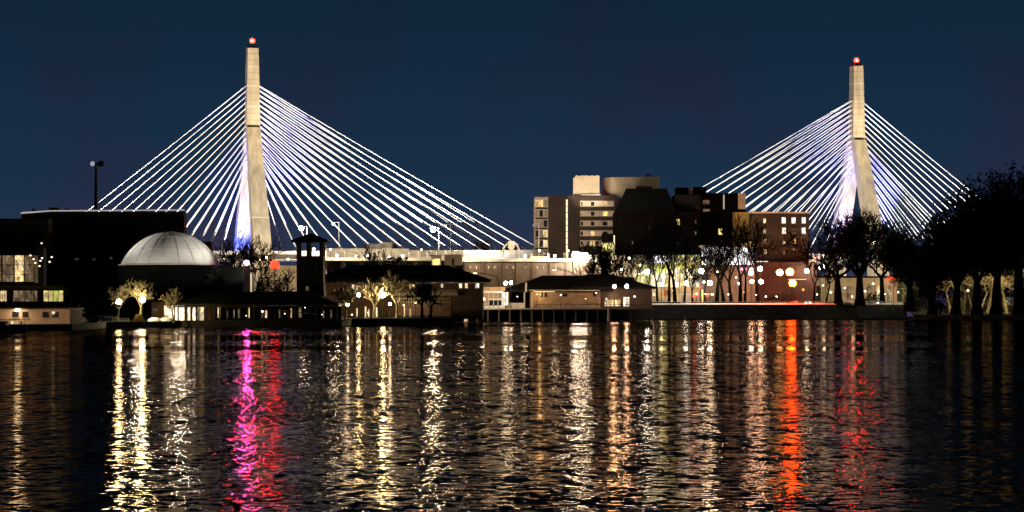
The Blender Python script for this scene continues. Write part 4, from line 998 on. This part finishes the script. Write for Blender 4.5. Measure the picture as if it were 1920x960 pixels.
dkh = thing("gabled_building", G(1230, 806), "black apartment block with steep mansard roof before the hotel", "building")
DK = 804
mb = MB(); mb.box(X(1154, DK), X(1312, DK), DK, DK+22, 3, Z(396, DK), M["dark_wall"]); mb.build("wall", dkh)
mb = MB(); mb.hexa([P(1154,395.9,DK-.5), P(1268,395.9,DK-.5), P(1268,395.9,DK+21), P(1154,395.9,DK+21), P(1174,353.5,DK+7), P(1250,353.5,DK+7), P(1250,353.5,DK+14), P(1174,353.5,DK+14)], M["roof"]); mb.pbox(1194, 1222, 349, 353.4, DK+7.5, 6, M["roof"]); mb.build("roof", dkh)
mb = MB(); mb.pbox(1265, 1314, 365, 395.9, DK+4, 16, M["roof"]); mb.build("upper_floor", dkh)
for p0, r0, w in ((1269,411,W_YEL),(1303,413,W_DIM),(1303,434,W_DIM),(1240,450,W_DIM),(1270,451,W_DIM),(1216,425,W_DIM),(1185,452,W_DIM)):
    window_unit(dkh, p0, p0+5.5 if w is W_YEL else p0+2.6, r0, r0+(11 if w is W_YEL else 6), DK, w, 0, M["dark_wall"])
mb = MB(); mb.pbox(1129, 1153.5, 438, 453, DK-2, 6, M["dark_wall"]); mb.build("side_block", dkh)
mb = MB(); mb.pbox(1129, 1153, 456, 480, DK-1.8, .2, W_LIME); mb.build("lit_window", dkh)
mb = MB(); mb.pbox(1150.5, 1152.8, 441, 478, DK-2.3, .25, lamp_mat("side_strip", (1,.85,.5), 1.2)); mb.build("wall_light", dkh)
rb = thing("flat_roofed_block", G(1350, 822), "dark flat roofed block with rooftop cooling units and yellowish lit bay", "building")
DR = 820
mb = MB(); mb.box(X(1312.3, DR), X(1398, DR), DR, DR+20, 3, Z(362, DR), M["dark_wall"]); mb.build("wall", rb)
for a, b, r0, r1 in ((1268,1291,351,362),(1300,1325,350,363)):
    mb = MB(); mb.box(X(a, DR), X(b, DR), DR+2, DR+7, Z(366, DR), Z(r0, DR), M["dark_wall"]); mb.build("cooling_unit", rb)
for a, b in ((1291.5,1299),): mb = MB(); mb.box(X(a, DR), X(b, DR), DR+1, DR+5, Z(366, DR), Z(351.5, DR), M["band"]); mb.build("cooling_unit", rb)
mb = MB(); mb.pbox(1384, 1398.2, 362, 392, DR-.4, .38, M["band"]); mb.build("corner_bay", rb)
mb = MB(); mb.pbox(1356, 1358.5, 365, 392, DR-.3, .29, lamp_mat("dim_strip", (1,.8,.55), .5)); mb.build("wall_light", rb)
mb = MB(); mb.pbox(1374, 1407, 398, 452, DR-1.5, 1.4, mat("ochre_wall", (.5,.38,.14), .85)); mb.build("lit_bay", rb)
window_unit(rb, 1318, 1330, 375, 382, DR, W_DIM, 2); window_unit(rb, 1318, 1331, 392, 396, DR, W_DIM, 2); window_unit(rb, 1347, 1354, 429, 440, DR, W_YEL, 0, M["dark_wall"])
window_unit(rb, 1349, 1353, 450, 454, DR, W_DIM, 0, M["dark_wall"])
add_light('SPOT', "wall_floodlight", P(1392, 455, 800), P(1392, 425, DR), 5000, (1, .82, .4), rb, 100, .3, .9)

# white glass panels (station) and green lit hall
DS = 798
st = thing("station_building", G(1350, DS+4), "station hall with large glowing white glass wall behind the thin trees", "building")
mb = MB(); mb.pbox(1313, 1416, 497.5, 566, DS, 12, mat("grey_panel", (.18,.15,.12), .8)); mb.pbox(1312, 1416, 460, 463, DS-.3, 12, M["band"]); mb.build("wall", st)
for k in range(7):
    p0 = 1316+k*14; mb = MB(); mb.pbox(p0, p0+13.2, 464, 496.5, DS, .3, W_WHITE); mb.build("glass_panel", st)
for k in range(2):
    mb = MB(); mb.pbox(1387+k*17, 1400+k*14.5, 502, 506.5, DS-.5, .3, lamp_mat("pink_bar", (1, .35, .55), 2.6)); mb.build("light_bar", st)
mb = MB(); mb.pbox(1376, 1422, 452, 463, DS+10, 3, M["beige"]); mb.build("upper_wall", st)
mb = MB(); mb.pbox(1112, 1192, 478, 520, 790, .8, M["beige"]); solo(mb, "retaining_wall", "pale glowing wall behind the bare trees right of the glaring floodlight bank", "wall")  # wall added as a bright backdrop for the bare trees
floodlight(P(1150, 515, 770), P(1150, 495, 790), 1.6e4, (1, .85, .55), 110, "floodlight before the pale wall behind the boathouse ridge", "hotel floodlights", blend=1)  # floodlight added to make the backdrop wall glow
gh = thing("glass_hall", G(1260, 792), "arched glass hall lit cream and lime green behind the twin trunks", "building")
DG = 794
mb = MB(); mb.pbox(1192, 1312, 497, 503, DG-.5, .5, mat("lime_beam", (.35,.45,.08), .6)); mb.build("beam", gh)
mb = MB(); pr_ = None
for i in range(15):
    a = i/14; px = 1190+a*145; row = 521-44*a+(a**3)*4
    q = P(px, row, DG-1.2)
    if pr_ is not None: mb.tube(pr_, q, .5, .5, mat("lime_arch", (.5,.55,.15), .6), 6)
    pr_ = q
mb.build("arch", gh)
mb = MB(); mb.pbox(1217, 1255, 480, 493, DG, .3, W_WHITE); mb.build("glass_panel", gh)
mb = MB(); mb.pbox(1190, 1312, 478, 566, DG+6, .5, M["beige"]); mb.build("back_wall", gh)
for k in range(13):
    p0 = 1193+k*9.2; top = 504+(k % 2)*3 ; mb = MB(); mb.pbox(p0, p0+7.6, top, 538, DG, .2, W_LIME if k in (0,1,2,9) else W_BRIGHT if k % 3 else W_WARM); mb.build("window", gh)
mb = MB(); mb.pbox(1257, 1312, 478, 496, DG+2, .2, window_mat("window_lime_bright", (.85,.8,.25), (1,.85,.45), 1.5, .35, .2)); mb.build("upper_window", gh)
mb = MB(); mb.pbox(1190, 1312, 540, 566, DG, .3, mat("hall_base", (.45,.33,.2), .8)); mb.build("base_wall", gh)
for px, pw, c_ in ((1225, 900, (1,.85,.5)), (1285, 900, (1,.85,.5)), (1245, 700, (.7,1,.2))):
    add_light('POINT', "lamp_glow", P(px, 515, DG-6), None, pw, c_, gh, radius=.5)
# white gabled beyond
brk = thing("brick_block", G(1460, 812), "red brown brick block with tall bright windows and red lit lower wall", "building")
DBK = 812
mb = MB(); mb.box(X(1408, DBK), X(1517, DBK), DBK, DBK+20, 3, Z(400, DBK), M["brown_brick"]); mb.build("wall", brk)
mb = MB(); mb.pbox(1406, 1519, 397, 400, DBK-.5, 21, M["band"]); mb.build("cornice", brk)
W_TALL = window_mat("window_tall", (1, .95, .8), (1, .85, .55), 2.0, .5, .6)
for p0, r0, h, w_, w in ((1431,409,9,5,W_WARM),(1431,429,8,5,W_WARM),(1432,448.5,7.5,5,W_WARM),(1432.5,468,8,5,W_WARM),
    (1466,407.5,11,7,W_TALL),(1484.5,407.5,11,7,W_TALL),(1503.5,407.5,11,7,W_TALL),(1466.5,427,11,7,W_TALL),(1486,428,9,6,W_DIM),(1503.5,427,11,7,W_TALL),
    (1485.5,446,10,7,W_YEL),(1468,452,5,4,W_WARM),(1469,469,6,3,W_DIM),(1487,465,3,3,W_DIM)):
    window_unit(brk, p0, p0+w_, r0, r0+h, DBK, w, 1)
mb = MB(); mb.pbox(1418, 1531, 491, 566, DBK-8, 7, M["red_brick"]); mb.build("lower_wall", brk)
mb = MB(); mb.pbox(1418, 1440, 489.6, 491, DBK-8.4, .35, lamp_mat("sill_strip", (1,.9,.65), 1.2)); mb.build("wall_light", brk); mb = MB(); mb.pbox(1478, 1512, 523, 524.6, DBK-8.6, .5, lamp_mat("sign_strip", (1,.7,.3), 1.1)); mb.build("wall_light", brk)
add_light('SPOT', "red_floodlight", P(1447, 520, DBK-20), P(1450, 498, DBK-8), 1000, (1,.06,.03), brk, 80, .4, .9)
# far right low cream building
cr = thing("cream_arcade", G(1610, 836), "low cream building with arched openings behind the two large trees", "building")
DA = 836
mb = MB(); mb.box(X(1524, DA), X(1700, DA), DA, DA+10, 3, Z(521, DA), M["beige"]); mb.build("wall", cr)
mb = MB(); mb.pbox(1522, 1702, 517.5, 520.9, DA-.8, 12, M["roof"]); mb.build("roof", cr)
for k in range(9):
    p0 = 1530+k*19; mb = MB()
    c = [P(p0+dx, r_, DA-.06) for dx, r_ in ((0,566),(9,566),(9,541),(8,537),(4.5,534.5),(1,537),(0,541))]
    if k in (1, 4): continue
    mb.add(c, [tuple(range(7))], (M["pane_dark"], W_DIM, W_WARM, W_DIM)[k % 4]); mb.build("arch_opening", cr)
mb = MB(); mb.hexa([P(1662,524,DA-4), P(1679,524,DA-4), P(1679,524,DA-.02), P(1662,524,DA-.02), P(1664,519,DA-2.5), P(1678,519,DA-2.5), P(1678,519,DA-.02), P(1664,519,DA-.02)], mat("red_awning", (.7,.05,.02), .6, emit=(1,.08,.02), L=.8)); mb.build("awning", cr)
for px, pw in ((1545, 900), (1600, 500), (1655, 900), (1690, 600)):
    add_light('POINT', "lamp_glow", P(px, 530, DA-9), None, pw, (1,.80,.5), cr, radius=.5)
add_light('POINT', "green_glow", P(1700, 512, 800), None, 1600, (.25,1,.2), cr, radius=.5)

# ------------------------------------------------------------------ promenade details
pr = thing("promenade_railing", G(1400, 772), "thin metal railing running along the promenade under the bare trees", "railing")
for s_ in range(12):
    mb = MB()
    a0 = 1150+s_*46
    for k in range(8):
        p = a0+k*5.75; d = edge_at(p)[0]+.6; g = Vector((X(p, d), d, gz(p, d))); mb.tube(g, g+Vector((0,0,1.15)), .045 if k else .09, .045 if k else .09, M["light_metal"], 4)
    for h in (1.15, .6):
        d0 = edge_at(a0)[0]+.6; d1 = edge_at(a0+45.5)[0]+.6
        mb.tube((X(a0, d0), d0, gz(a0, d0)+h), (X(a0+45.5, d1), d1, gz(a0+45.5, d1)+h), .045, .045, M["light_metal"], 4)
    mb.build("rail_section", pr)

def car(px, D, label, paint, lights="head", ang=0.0, group="cars on the riverside road"):
    g = G(px, D); g.z += .02; t = thing("parked_car", g, label, "car", group); t.rotation_euler = (0, 0, ang)
    def loc(mb, name, par=None, smooth=False):
        me_o = mb.build(name, None, smooth); me_o.parent = par or t; return me_o
    Lc, W, H = 4.4, 1.8, 1.45
    prof = [(-2.2,.35),(-2.2,.8),(-1.9,.95),(-1.35,1.0),(-.75,1.42),(.75,1.45),(1.5,1.02),(2.1,.85),(2.2,.7),(2.2,.35)]
    vs = [(x, -W/2*(.86 if z > 1.1 else 1), z) for x, z in prof]+[(x, W/2*(.86 if z > 1.1 else 1), z) for x, z in prof]; n_ = len(prof)
    fs = [tuple(range(n_)), tuple(range(2*n_-1, n_-1, -1))]+[(i, n_+i, n_+(i+1) % n_, (i+1) % n_) for i in range(n_)]
    mb = MB(); mb.add(vs, fs, paint); body = loc(mb, "body")
    mb = MB()
    for sy in (-1, 1):
        y = sy*(W/2+.005)
        mb.add([(-1.2,y*.97,1.03),(-.7,y*.885,1.36),(.68,y*.885,1.38),(1.3,y*.97,1.05)], [(0,1,2,3)], M["pane_dark"])
    mb.add([(1.46,-.72,1.07),(1.46,.72,1.07),(.80,.68,1.42),(.80,-.68,1.42)], [(0,1,2,3)], M["pane_dark"]); loc(mb, "window")
    for x in (-1.35, 1.4):
        for y in (-.82, .82):
            mb = MB(); mb.tube((x, y-.1, .33), (x, y+.1, .33), .33, .33, M["rubber"], 12); w = loc(mb, "wheel")
            mb = MB(); mb.tube((x, y-.11, .33), (x, y+.11, .33), .18, .18, M["light_metal"], 8); loc(mb, "rim", w)
    for y in (-.62, .62):
        mb = MB(); mb.ball((2.18, y, .68), .17, lamp_mat("headlight", (.95,.95,1), 160 if lights == "head" else .3) if lights == "head" else M["light_metal"], 8, 6); loc(mb, "headlight")
        mb = MB(); mb.box(-2.23, -2.17, y-.2, y+.2, .7, .85, lamp_mat("tail_lamp", (1,.03,.01), 25)if lights == "tail" else M["red"]); loc(mb, "tail_light")
    return t
car(1514, 806, "dark car facing the river with both headlights glaring", M["hull"], "head", R(-92))
car(1646, 812, "second car facing the river with headlights on the lawn between trunk and lamp", M["white"], "head", R(-80))
car(1490, 800, "dark red car with glowing tail lights under the lowest amber lamp", M["red"], "tail", R(75))
car(1450, 800, "parked grey car before the red lit wall", M["grey_metal"], "off", R(5))
car(1590, 818, "parked white car between the two large trunks", M["white"], "off", R(0))
car(1304, 800, "small red car behind the railing near the kiosk", M["red"], "tail", R(20))
# kiosk, signs
kk = thing("kiosk", G(1286, 782), "small pale kiosk with flat roof under a globe lamp", "kiosk")
mb = MB(); mb.pbox(1277, 1300, 553, 569, 782, 3, M["white_wall"]); mb.build("wall", kk)
mb = MB(); mb.pbox(1275, 1302, 551, 553, 781.6, 4, M["light_metal"]); mb.build("roof", kk)
mb = MB(); mb.pbox(1281, 1288, 556, 562, 781.9, .08, W_WARM); mb.build("window", kk)
def sign(px, row, D, size, label, board, mark=None, shape="square"):
    g = G(px, D); c = P(px, row, D); t = thing("road_sign", g, label, "sign")
    mb = MB(); mb.tube(g, (c.x, D+.06, c.z+size), .07, .07, M["dark_metal"], 6); mb.build("post", t)
    mb = MB(); s = size
    if shape == "square": mb.box(c.x-s, c.x+s, D-.06, D, c.z-s*1.3, c.z+s*1.3, board)
    else: mb.add([(c.x-s,D-.05,c.z),(c.x,D-.05,c.z-s),(c.x+s,D-.05,c.z),(c.x,D-.05,c.z+s)], [(0,1,2,3)], board)
    mb.build("board", t)
    if mark:
        mb = MB(); mb.box(c.x-s*.6, c.x+s*.6, D-.10, D-.062, c.z-s*.1, c.z+s*.65, M["white"]); mb.box(c.x-s*.25, c.x+s*.35, D-.12, D-.102, c.z+s*.1, c.z+s*.5, M["red"]); mb.box(c.x-s*.6, c.x+s*.6, D-.10, D-.062, c.z-s*.9, c.z-s*.7, M["white"]); mb.build("marking", t)
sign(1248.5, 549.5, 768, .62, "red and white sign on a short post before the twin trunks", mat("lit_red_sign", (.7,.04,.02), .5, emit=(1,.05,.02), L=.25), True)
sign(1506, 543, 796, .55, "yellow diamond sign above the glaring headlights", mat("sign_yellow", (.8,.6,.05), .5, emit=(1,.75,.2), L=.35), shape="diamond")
t = thing("gate_post", G(1317, 776), "orange lit post with two red rings behind the railing", "post")
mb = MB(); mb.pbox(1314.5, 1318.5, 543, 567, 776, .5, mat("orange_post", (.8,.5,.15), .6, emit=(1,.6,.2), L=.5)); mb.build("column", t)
mb = MB(); mb.pbox(1319, 1334, 550.5, 552, 776.1, .2, M["white"]); mb.build("arm", t)
for k, (px, row) in enumerate(((1300, 556), (1305, 553.5), (1314, 538.5), (1326, 554.5), (1386, 534))):
    effect_lamp(px, row, 777, (1.0, .02, .01), 12, .3, ("tiny red lamp low by the kiosk", "tiny red lamp just right of the low one by the kiosk", "tiny red lamp above the orange lit post", "tiny red lamp right of the orange lit post", "tiny red lamp between two thin bare trunks")[k])
bn = [(1205, "dark bench at the boathouse end of the promenade"), (1222, "dark bench beside the red and white sign"), (1590, "dark bench on the lawn left of the biggest trunk"), (1560, "dark bench on the lawn left of the first large trunk")]
for px, lb in bn:
    d = edge_at(px)[0]+5; g = G(px, d); t = thing("park_bench", g, lb, "bench", "benches on the promenade")
    mb = MB(); mb.box(g.x-1.2, g.x+1.2, g.y-.25, g.y+.25, g.z+.42, g.z+.5, M["wood"]); mb.build("seat", t)
    mb = MB(); mb.box(g.x-1.2, g.x+1.2, g.y+.22, g.y+.28, g.z+.55, g.z+.95, M["wood"]); mb.build("backrest", t)
    for x in (-1.0, 1.0): mb = MB(); mb.box(g.x+x-.05, g.x+x+.05, g.y-.25, g.y+.27, g.z, g.z+.415, M["dark_metal"]); mb.build("leg", t)

# ------------------------------------------------------------------ planting
bush(118, 216, 512, 470, "large dark leafless looking bush mass between the sheds and the lawn lamps", 3000, name="large_shrub", leaf=.4)
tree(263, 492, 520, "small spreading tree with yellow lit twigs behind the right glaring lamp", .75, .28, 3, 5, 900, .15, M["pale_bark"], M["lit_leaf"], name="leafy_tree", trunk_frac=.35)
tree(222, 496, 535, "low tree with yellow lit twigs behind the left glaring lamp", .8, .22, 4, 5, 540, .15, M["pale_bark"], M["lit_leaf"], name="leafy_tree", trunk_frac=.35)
tree(326, 492, 538, "slim pale tree before the glass doors", .7, .24, 5, 4, 300, .2, M["pale_bark"], M["lit_leaf"], lean=-.15)
bush(375, 436, 500, 540, "dark hedge mass before the annex blocks", 1500, name="hedge_shrub")
tree(436, 640, 428, "dark bare tree among the lowest cables left of the blue leg", .6, .55, 6, 5, 200, .3, name="bare_tree")
tree(484, 640, 436, "fine twigged bare tree drawn against the lit tower leg", .6, .2, 7, 5, 0, up=.1, wide=1.2)
tree(440, 600, 482, "low bare tree at the foot of the blue leg", .7, .25, 12, 4, 0, .3)
bush(472, 520, 520, 600, "dark shrub below the bridge tower foot", 1200)
tree(524, 560, 500, "bare forked tree against the warm wall left of the lookout tower", .8, .3, 8, 5, 0)
tree(648, 548, 532, "small yellow lit tree at the canopy end", .8, .25, 9, 5, 540, .15, M["pale_bark"], M["lit_leaf"], name="leafy_tree")
tree(700, 553, 520, "yellow lit slim tree between the two lawn lamps", .6, .3, 10, 5, 660, .15, M["pale_bark"], M["lit_leaf"], name="leafy_tree")
tree(744, 553, 505, "pale trunked bare tree right of the brighter lawn lamp", .6, .36, 11, 5, 0, m=M["pale_bark"])
tree(792, 556, 528, "black spreading tree left of the pair before the terrace", .9, .42, 13, 5, 250, .25)
tree(806, 558, 535, "black leaning tree right of the pair before the terrace", .8, .42, 14, 5, 200, .25, lean=.15)
bush(690, 785, 484, 640, "round dark tree tops rising behind the long black roof", 1600, name="large_shrub", leaf=.5)
bush(600, 690, 490, 660, "low dark shrubs below the noise wall", 900)
tree(712, 735, 452, "fine bare tree before the white plant room", .6, .3, 15, 5, 0)
for i, (a, b, r_, lb) in enumerate(((722, 762, 452, "distant dark treetops left of the brightest road lamp"), (880, 935, 452, "distant dark treetops behind the last cables"), (930, 1003, 460, "distant dark treetops beside the hotel corner"), (355, 455, 455, "distant dark treetops behind the museum side cables"))):
    bush(a, b, r_, 1010+i*8, lb, 1600, name="distant_shrub", leaf=.9, depth=8)
tree(1126, 708, 444, "bare tree rising behind the boathouse ridge", .55, .4, 16, 6, 0, group=None)
tree(1112, 712, 470, "smaller bare tree behind the boathouse ridge", .6, .3, 26, 5, 0)
tree(1192, 775, 444, "bare tree before the green lit hall", .5, .4, 17, 5, 0)
tree(1218, 775, 440, "slender bare tree left of the twin trunks", .42, .35, 27, 5, 0, lean=-.05)
tree(1254, 778, 398, "left trunk of the twin bare trees", .38, .62, 18, 5, 0, trunk_frac=.38)
tree(1266, 772, 388, "right thicker trunk of the twin bare trees", .45, .85, 19, 5, 0, trunk_frac=.38)
tree(1144, 770, 462, "slim bare tree right of the glaring floodlight bank", .55, .35, 71, 5, 0)
tree(1168, 773, 456, "bare tree before the pale glowing wall", .55, .4, 72, 5, 0)
tree(1234, 776, 424, "leaning bare tree just left of the twin trunks", .5, .45, 73, 5, 0, lean=-.08)
tree(1282, 779, 426, "bare tree just right of the twin trunks", .55, .4, 74, 5, 0, lean=.08)
tree(1322, 781, 452, "bare tree between the kiosk and the cluster", .5, .4, 75, 5, 0)
tree(1422, 781, 424, "bare tree before the left edge of the red lit wall", .5, .4, 76, 5, 0)
tree(1526, 783, 446, "bare tree at the right edge of the red lit wall", .6, .45, 77, 5, 300, .3)
bush(1436, 1503, 552, 787, "low dark hedge before the red lit wall", 900)
tree(1298, 778, 475, "short bare tree beside the kiosk", .6, .35, 28, 5, 0)
tree(1343, 778, 432, "leftmost bare tree of the cluster before the white glass", .36, 0.90, 20, 5, 0, lean=.04, trunk_frac=.36)
tree(1358, 775, 440, "leaning bare tree of the cluster with a forked base", .4, 0.75, 21, 5, 0, lean=-.12, trunk_frac=.36)
tree(1372, 778, 420, "tall bare tree in the cluster before the middle of the white glass", .36, 0.75, 22, 5, 0, lean=-.08, trunk_frac=.4)
tree(1388, 774, 392, "tallest bare tree of the cluster reaching the ochre bay", .36, 0.90, 23, 5, 0, trunk_frac=.4)
tree(1397, 779, 412, "rightmost bare tree of the cluster beside the pink light bars", .36, 0.60, 24, 5, 0, trunk_frac=.4)
tree(1572, 780, 400, "first large dense tree with a straight black trunk", .8, 1.15, 30, 6, 2600, .42, trunk_frac=.26, wide=1.25, name="large_tree")
tree(1612, 778, 386, "second large dense tree with a thick forked trunk before the tower leg", .8, 1.3, 31, 6, 2400, .42, trunk_frac=.24, wide=1.15, name="large_tree", nsplit=4)
tree(1655, 790, 410, "large dense tree between the tower leg and the white street lamp", .8, .8, 32, 6, 2600, .45, name="large_tree", trunk_frac=.26, wide=1.15)
tree(1548, 784, 480, "small leaning bare tree left of the first large trunk", .6, .35, 33, 5, 0, lean=.15)
rt = [(1706, 760, 440, 1.0, "dark tree at the end of the promenade wall"), (1748, 745, 424, 1.0, "dark tree with hidden trunk right of the promenade end"), (1792, 740, 402, 1.0, "dark broad tree over the lit gravel patch"),
      (1832, 735, 370, 1.1, "tall dark tree where the crowns begin to climb"), (1868, 738, 338, 1.2, "very tall dark tree behind the pale trunks"), (1912, 730, 304, 1.3, "tallest dark tree at the photo's edge"), (1960, 740, 300, 1.2, "dark tree mostly outside the photo")]
for k, (px, D, r_, tr, lb) in enumerate(rt): tree(px, D, r_, lb, .85, tr, 40+k, 6, 5500, .6, name="large_tree", trunk_frac=.17, nsplit=4, wide=1.2)
pt = [(1782, 760, 470, "slim pale lit tree at the dark end of the grove"), (1838, 765, 480, "pale lit tree left of the black trunk in the grove"), (1852, 768, 485, "pale lit leaning tree beside the black trunk"), (1888, 762, 478, "pale lit tree with low fork in the grove"), (1908, 768, 485, "pale lit tree nearest the photo's edge")]
pt += [(1806, 772, 478, "thin pale lit tree right of the slim one in the grove"), (1824, 778, 486, "thin pale lit tree over the lit gravel"), (1872, 775, 480, "thin pale lit tree between two black trunks"), (1926, 770, 484, "pale lit tree cut by the photo's edge")]
for k, (px, D, r_, lb) in enumerate(pt): tree(px, D, r_-26, lb, .8, (.3,.22,.36,.28,.4,.22,.25,.34,.3)[k], 60+k, 6, 0, .3, M["pale_bark"], M["leaf"], wide=1.7, nsplit=4, up=.05, lean=(-.1, .1, .2, -.1, .15, .1, -.15, .05, 0)[k], trunk_frac=(.24,.3,.2,.26,.22,.3,.25,.22,.28)[k])
for a_, b_, r_, D_, lb in ((1686, 1760, 500, 850, "black thicket far behind the promenade end"), (1750, 1830, 492, 858, "black thicket far behind the grove"), (1822, 1890, 486, 852, "black thicket far behind the pale trunks"), (1880, 1985, 480, 860, "black thicket far behind the photo's outer edge")):
    bush(a_, b_, r_, D_, lb, 3500, name="thicket", leaf=.8, depth=5)
bush(1735, 1790, 535, 730, "dark shrub before the grove's dark end", 900)
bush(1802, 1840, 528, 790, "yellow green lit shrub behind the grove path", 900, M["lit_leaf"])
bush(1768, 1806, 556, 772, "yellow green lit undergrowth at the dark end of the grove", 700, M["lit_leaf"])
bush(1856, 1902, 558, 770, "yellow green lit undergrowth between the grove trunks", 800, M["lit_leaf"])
bush(1740, 1775, 566, 752, "black undergrowth on the bank below the grove", 500)
bush(1668, 1722, 500, 808, "green lit leaves beside the red awning", 900, M["lit_leaf"], name="green_shrub")
bush(1620, 1660, 549, 800, "low hedge before the second car", 500)
bush(1690, 1740, 548, 770, "dark hedge at the end of the lawn", 700)
for px, row, D, L_, lb in ((1815, 545, 752, 7, "path lamp hidden behind the grove shrub"), (1868, 535, 750, 8, "path lamp behind the grove's pale trunks"), (1915, 540, 750, 12, "path lamp at the grove's outer edge"), (1893, 464, 792, 5, "faint high lamp among the grove crowns")):
    t = globe_lamp(px, row, D, YEL, L_, .32, lb)
    if L_ > 5: add_light('SPOT', "lamp_glow", P(px, row, D)+Vector((0,.6,-.2)), P(px, row+2, D)+Vector((0,20,0)), 5500, (1,.78,.38), t, 150, .4, .5)  # unseen spot added to light the trunks, aimed away from the water

ORD = ["first", "second", "third", "fourth", "fifth", "sixth", "seventh", "eighth", "ninth", "tenth"]
rs = random.Random(5)
def small_row(pts, what, group, Lr=(20, 60), r=.24):
    for k, (px, row, D) in enumerate(pts):
        c = P(px, row, D); L_ = rs.choice((Lr[0], (Lr[0]+Lr[1])//2, Lr[1])); col = rs.choice((WHT, YEL, (1, .66, .34), COOL)); zb = min(gz(px, D), c.z-1.2)
        t = thing("small_lamp", (c.x, c.y, zb), f"{ORD[k]} from the left of the small lamps {what}", "lamp", group)
        mb = MB(); mb.tube((c.x, c.y, zb), c-Vector((0,0,r)), .05, .05, M["dark_metal"], 5); mb.build("post", t)
        mb = MB(); mb.ball(c, r*rs.uniform(.7, 1.3), lamp_mat("small_%d_%d" % (L_, int(col[2]*100)), col, L_), 7, 5, (1, 1, rs.uniform(.6, 1))); mb.build("bulb", t, True)
small_row([(620,468,735),(667,480,735),(730,482,735),(790,468,738),(878,476,738),(922,479,738),(940,484,738),(1012,470,745),(1066,470,740)], "along the bright elevated road", "small road lamps")
small_row([(893,553,676),(970,556,680),(1007,552,678),(1052,553,679),(1098,560,660),(1118,549,678),(1137,560,666),(1190,556,668)], "along the pavilion and boathouse fronts", "small quay lamps", (8, 24), .16)
small_row([(1146,492,760),(1165,505,760),(1180,484,770),(1200,497,770),(1226,552,780),(1246,520,780),(1262,545,786),(1274,503,780),(1296,520,780),(1306,551,784)], "between the boathouse and the kiosk trees", "small park lamps", (20, 60), .24)
small_row([(1336,552,784),(1352,540,786),(1366,552,784),(1380,520,786),(1396,548,784),(1418,553,786),(1436,556,790),(1456,556,790)], "behind the railing below the white glass", "small park lamps by the station", (16, 50), .22)
small_row([(1532,552,800),(1543,535,806),(1558,548,806),(1584,540,806),(1598,556,806),(1622,546,806),(1637,532,806),(1658,552,806),(1684,548,806)], "under the two large trees", "small lamps under the trees", (12, 40), .22)
small_row([(396,588,516),(424,580,516),(462,592,516),(492,584,516),(534,588,516),(572,577,516),(604,590,516)], "inside the long canopy", "small canopy lamps", (5, 12), .12)
small_row([(636,582,560),(660,590,556),(690,586,560),(757,572,575),(779,568,575),(815,566,590),(828,575,590)], "before the long dark roof", "small lawn lamps", (8, 20), .15)
small_row([(358,484,742),(392,481,742),(420,486,742),(488,487,742),(500,483,742),(540,486,742)], "on the road behind the dome", "small bridge road lamps", (12, 40), .25)
# ------------------------------------------------------------------ general warm street light from added unseen spots
def glow(px, row, D, power, color=(1,.80,.5)):
    """the light given off by the lamp standing nearest"""
    c = P(px, row, D); best = None
    for o in COL.objects:
        if o.parent is None and o.name.startswith(("street_lamp", "road_lamp", "light_tower")):
            d = (Vector((o.location.x, o.location.y, 0))-Vector((c.x, c.y, 0))).length
            if best is None or d < best[0]: best = (d, o)
    add_light('SPOT', "lamp_glow", c, c+Vector((0,10,-1)), power, color, best[1], 155, .5, .6)
glow(700, 560, 585, 900, (1,.72,.3)); glow(1084, 468, 738, 4200, (1,.88,.7)); glow(770, 562, 574, 500); glow(665, 560, 580, 500, (1,.75,.3)); glow(1110, 478, 741, 2500, (1,.88,.7))
glow(1000, 520, 715, 700, (1,.66,.4)); glow(900, 520, 715, 800, (1,.66,.4)); glow(524, 520, 668, 9000, (1,.82,.5)); glow(1080, 520, 715, 500, (1,.7,.4))
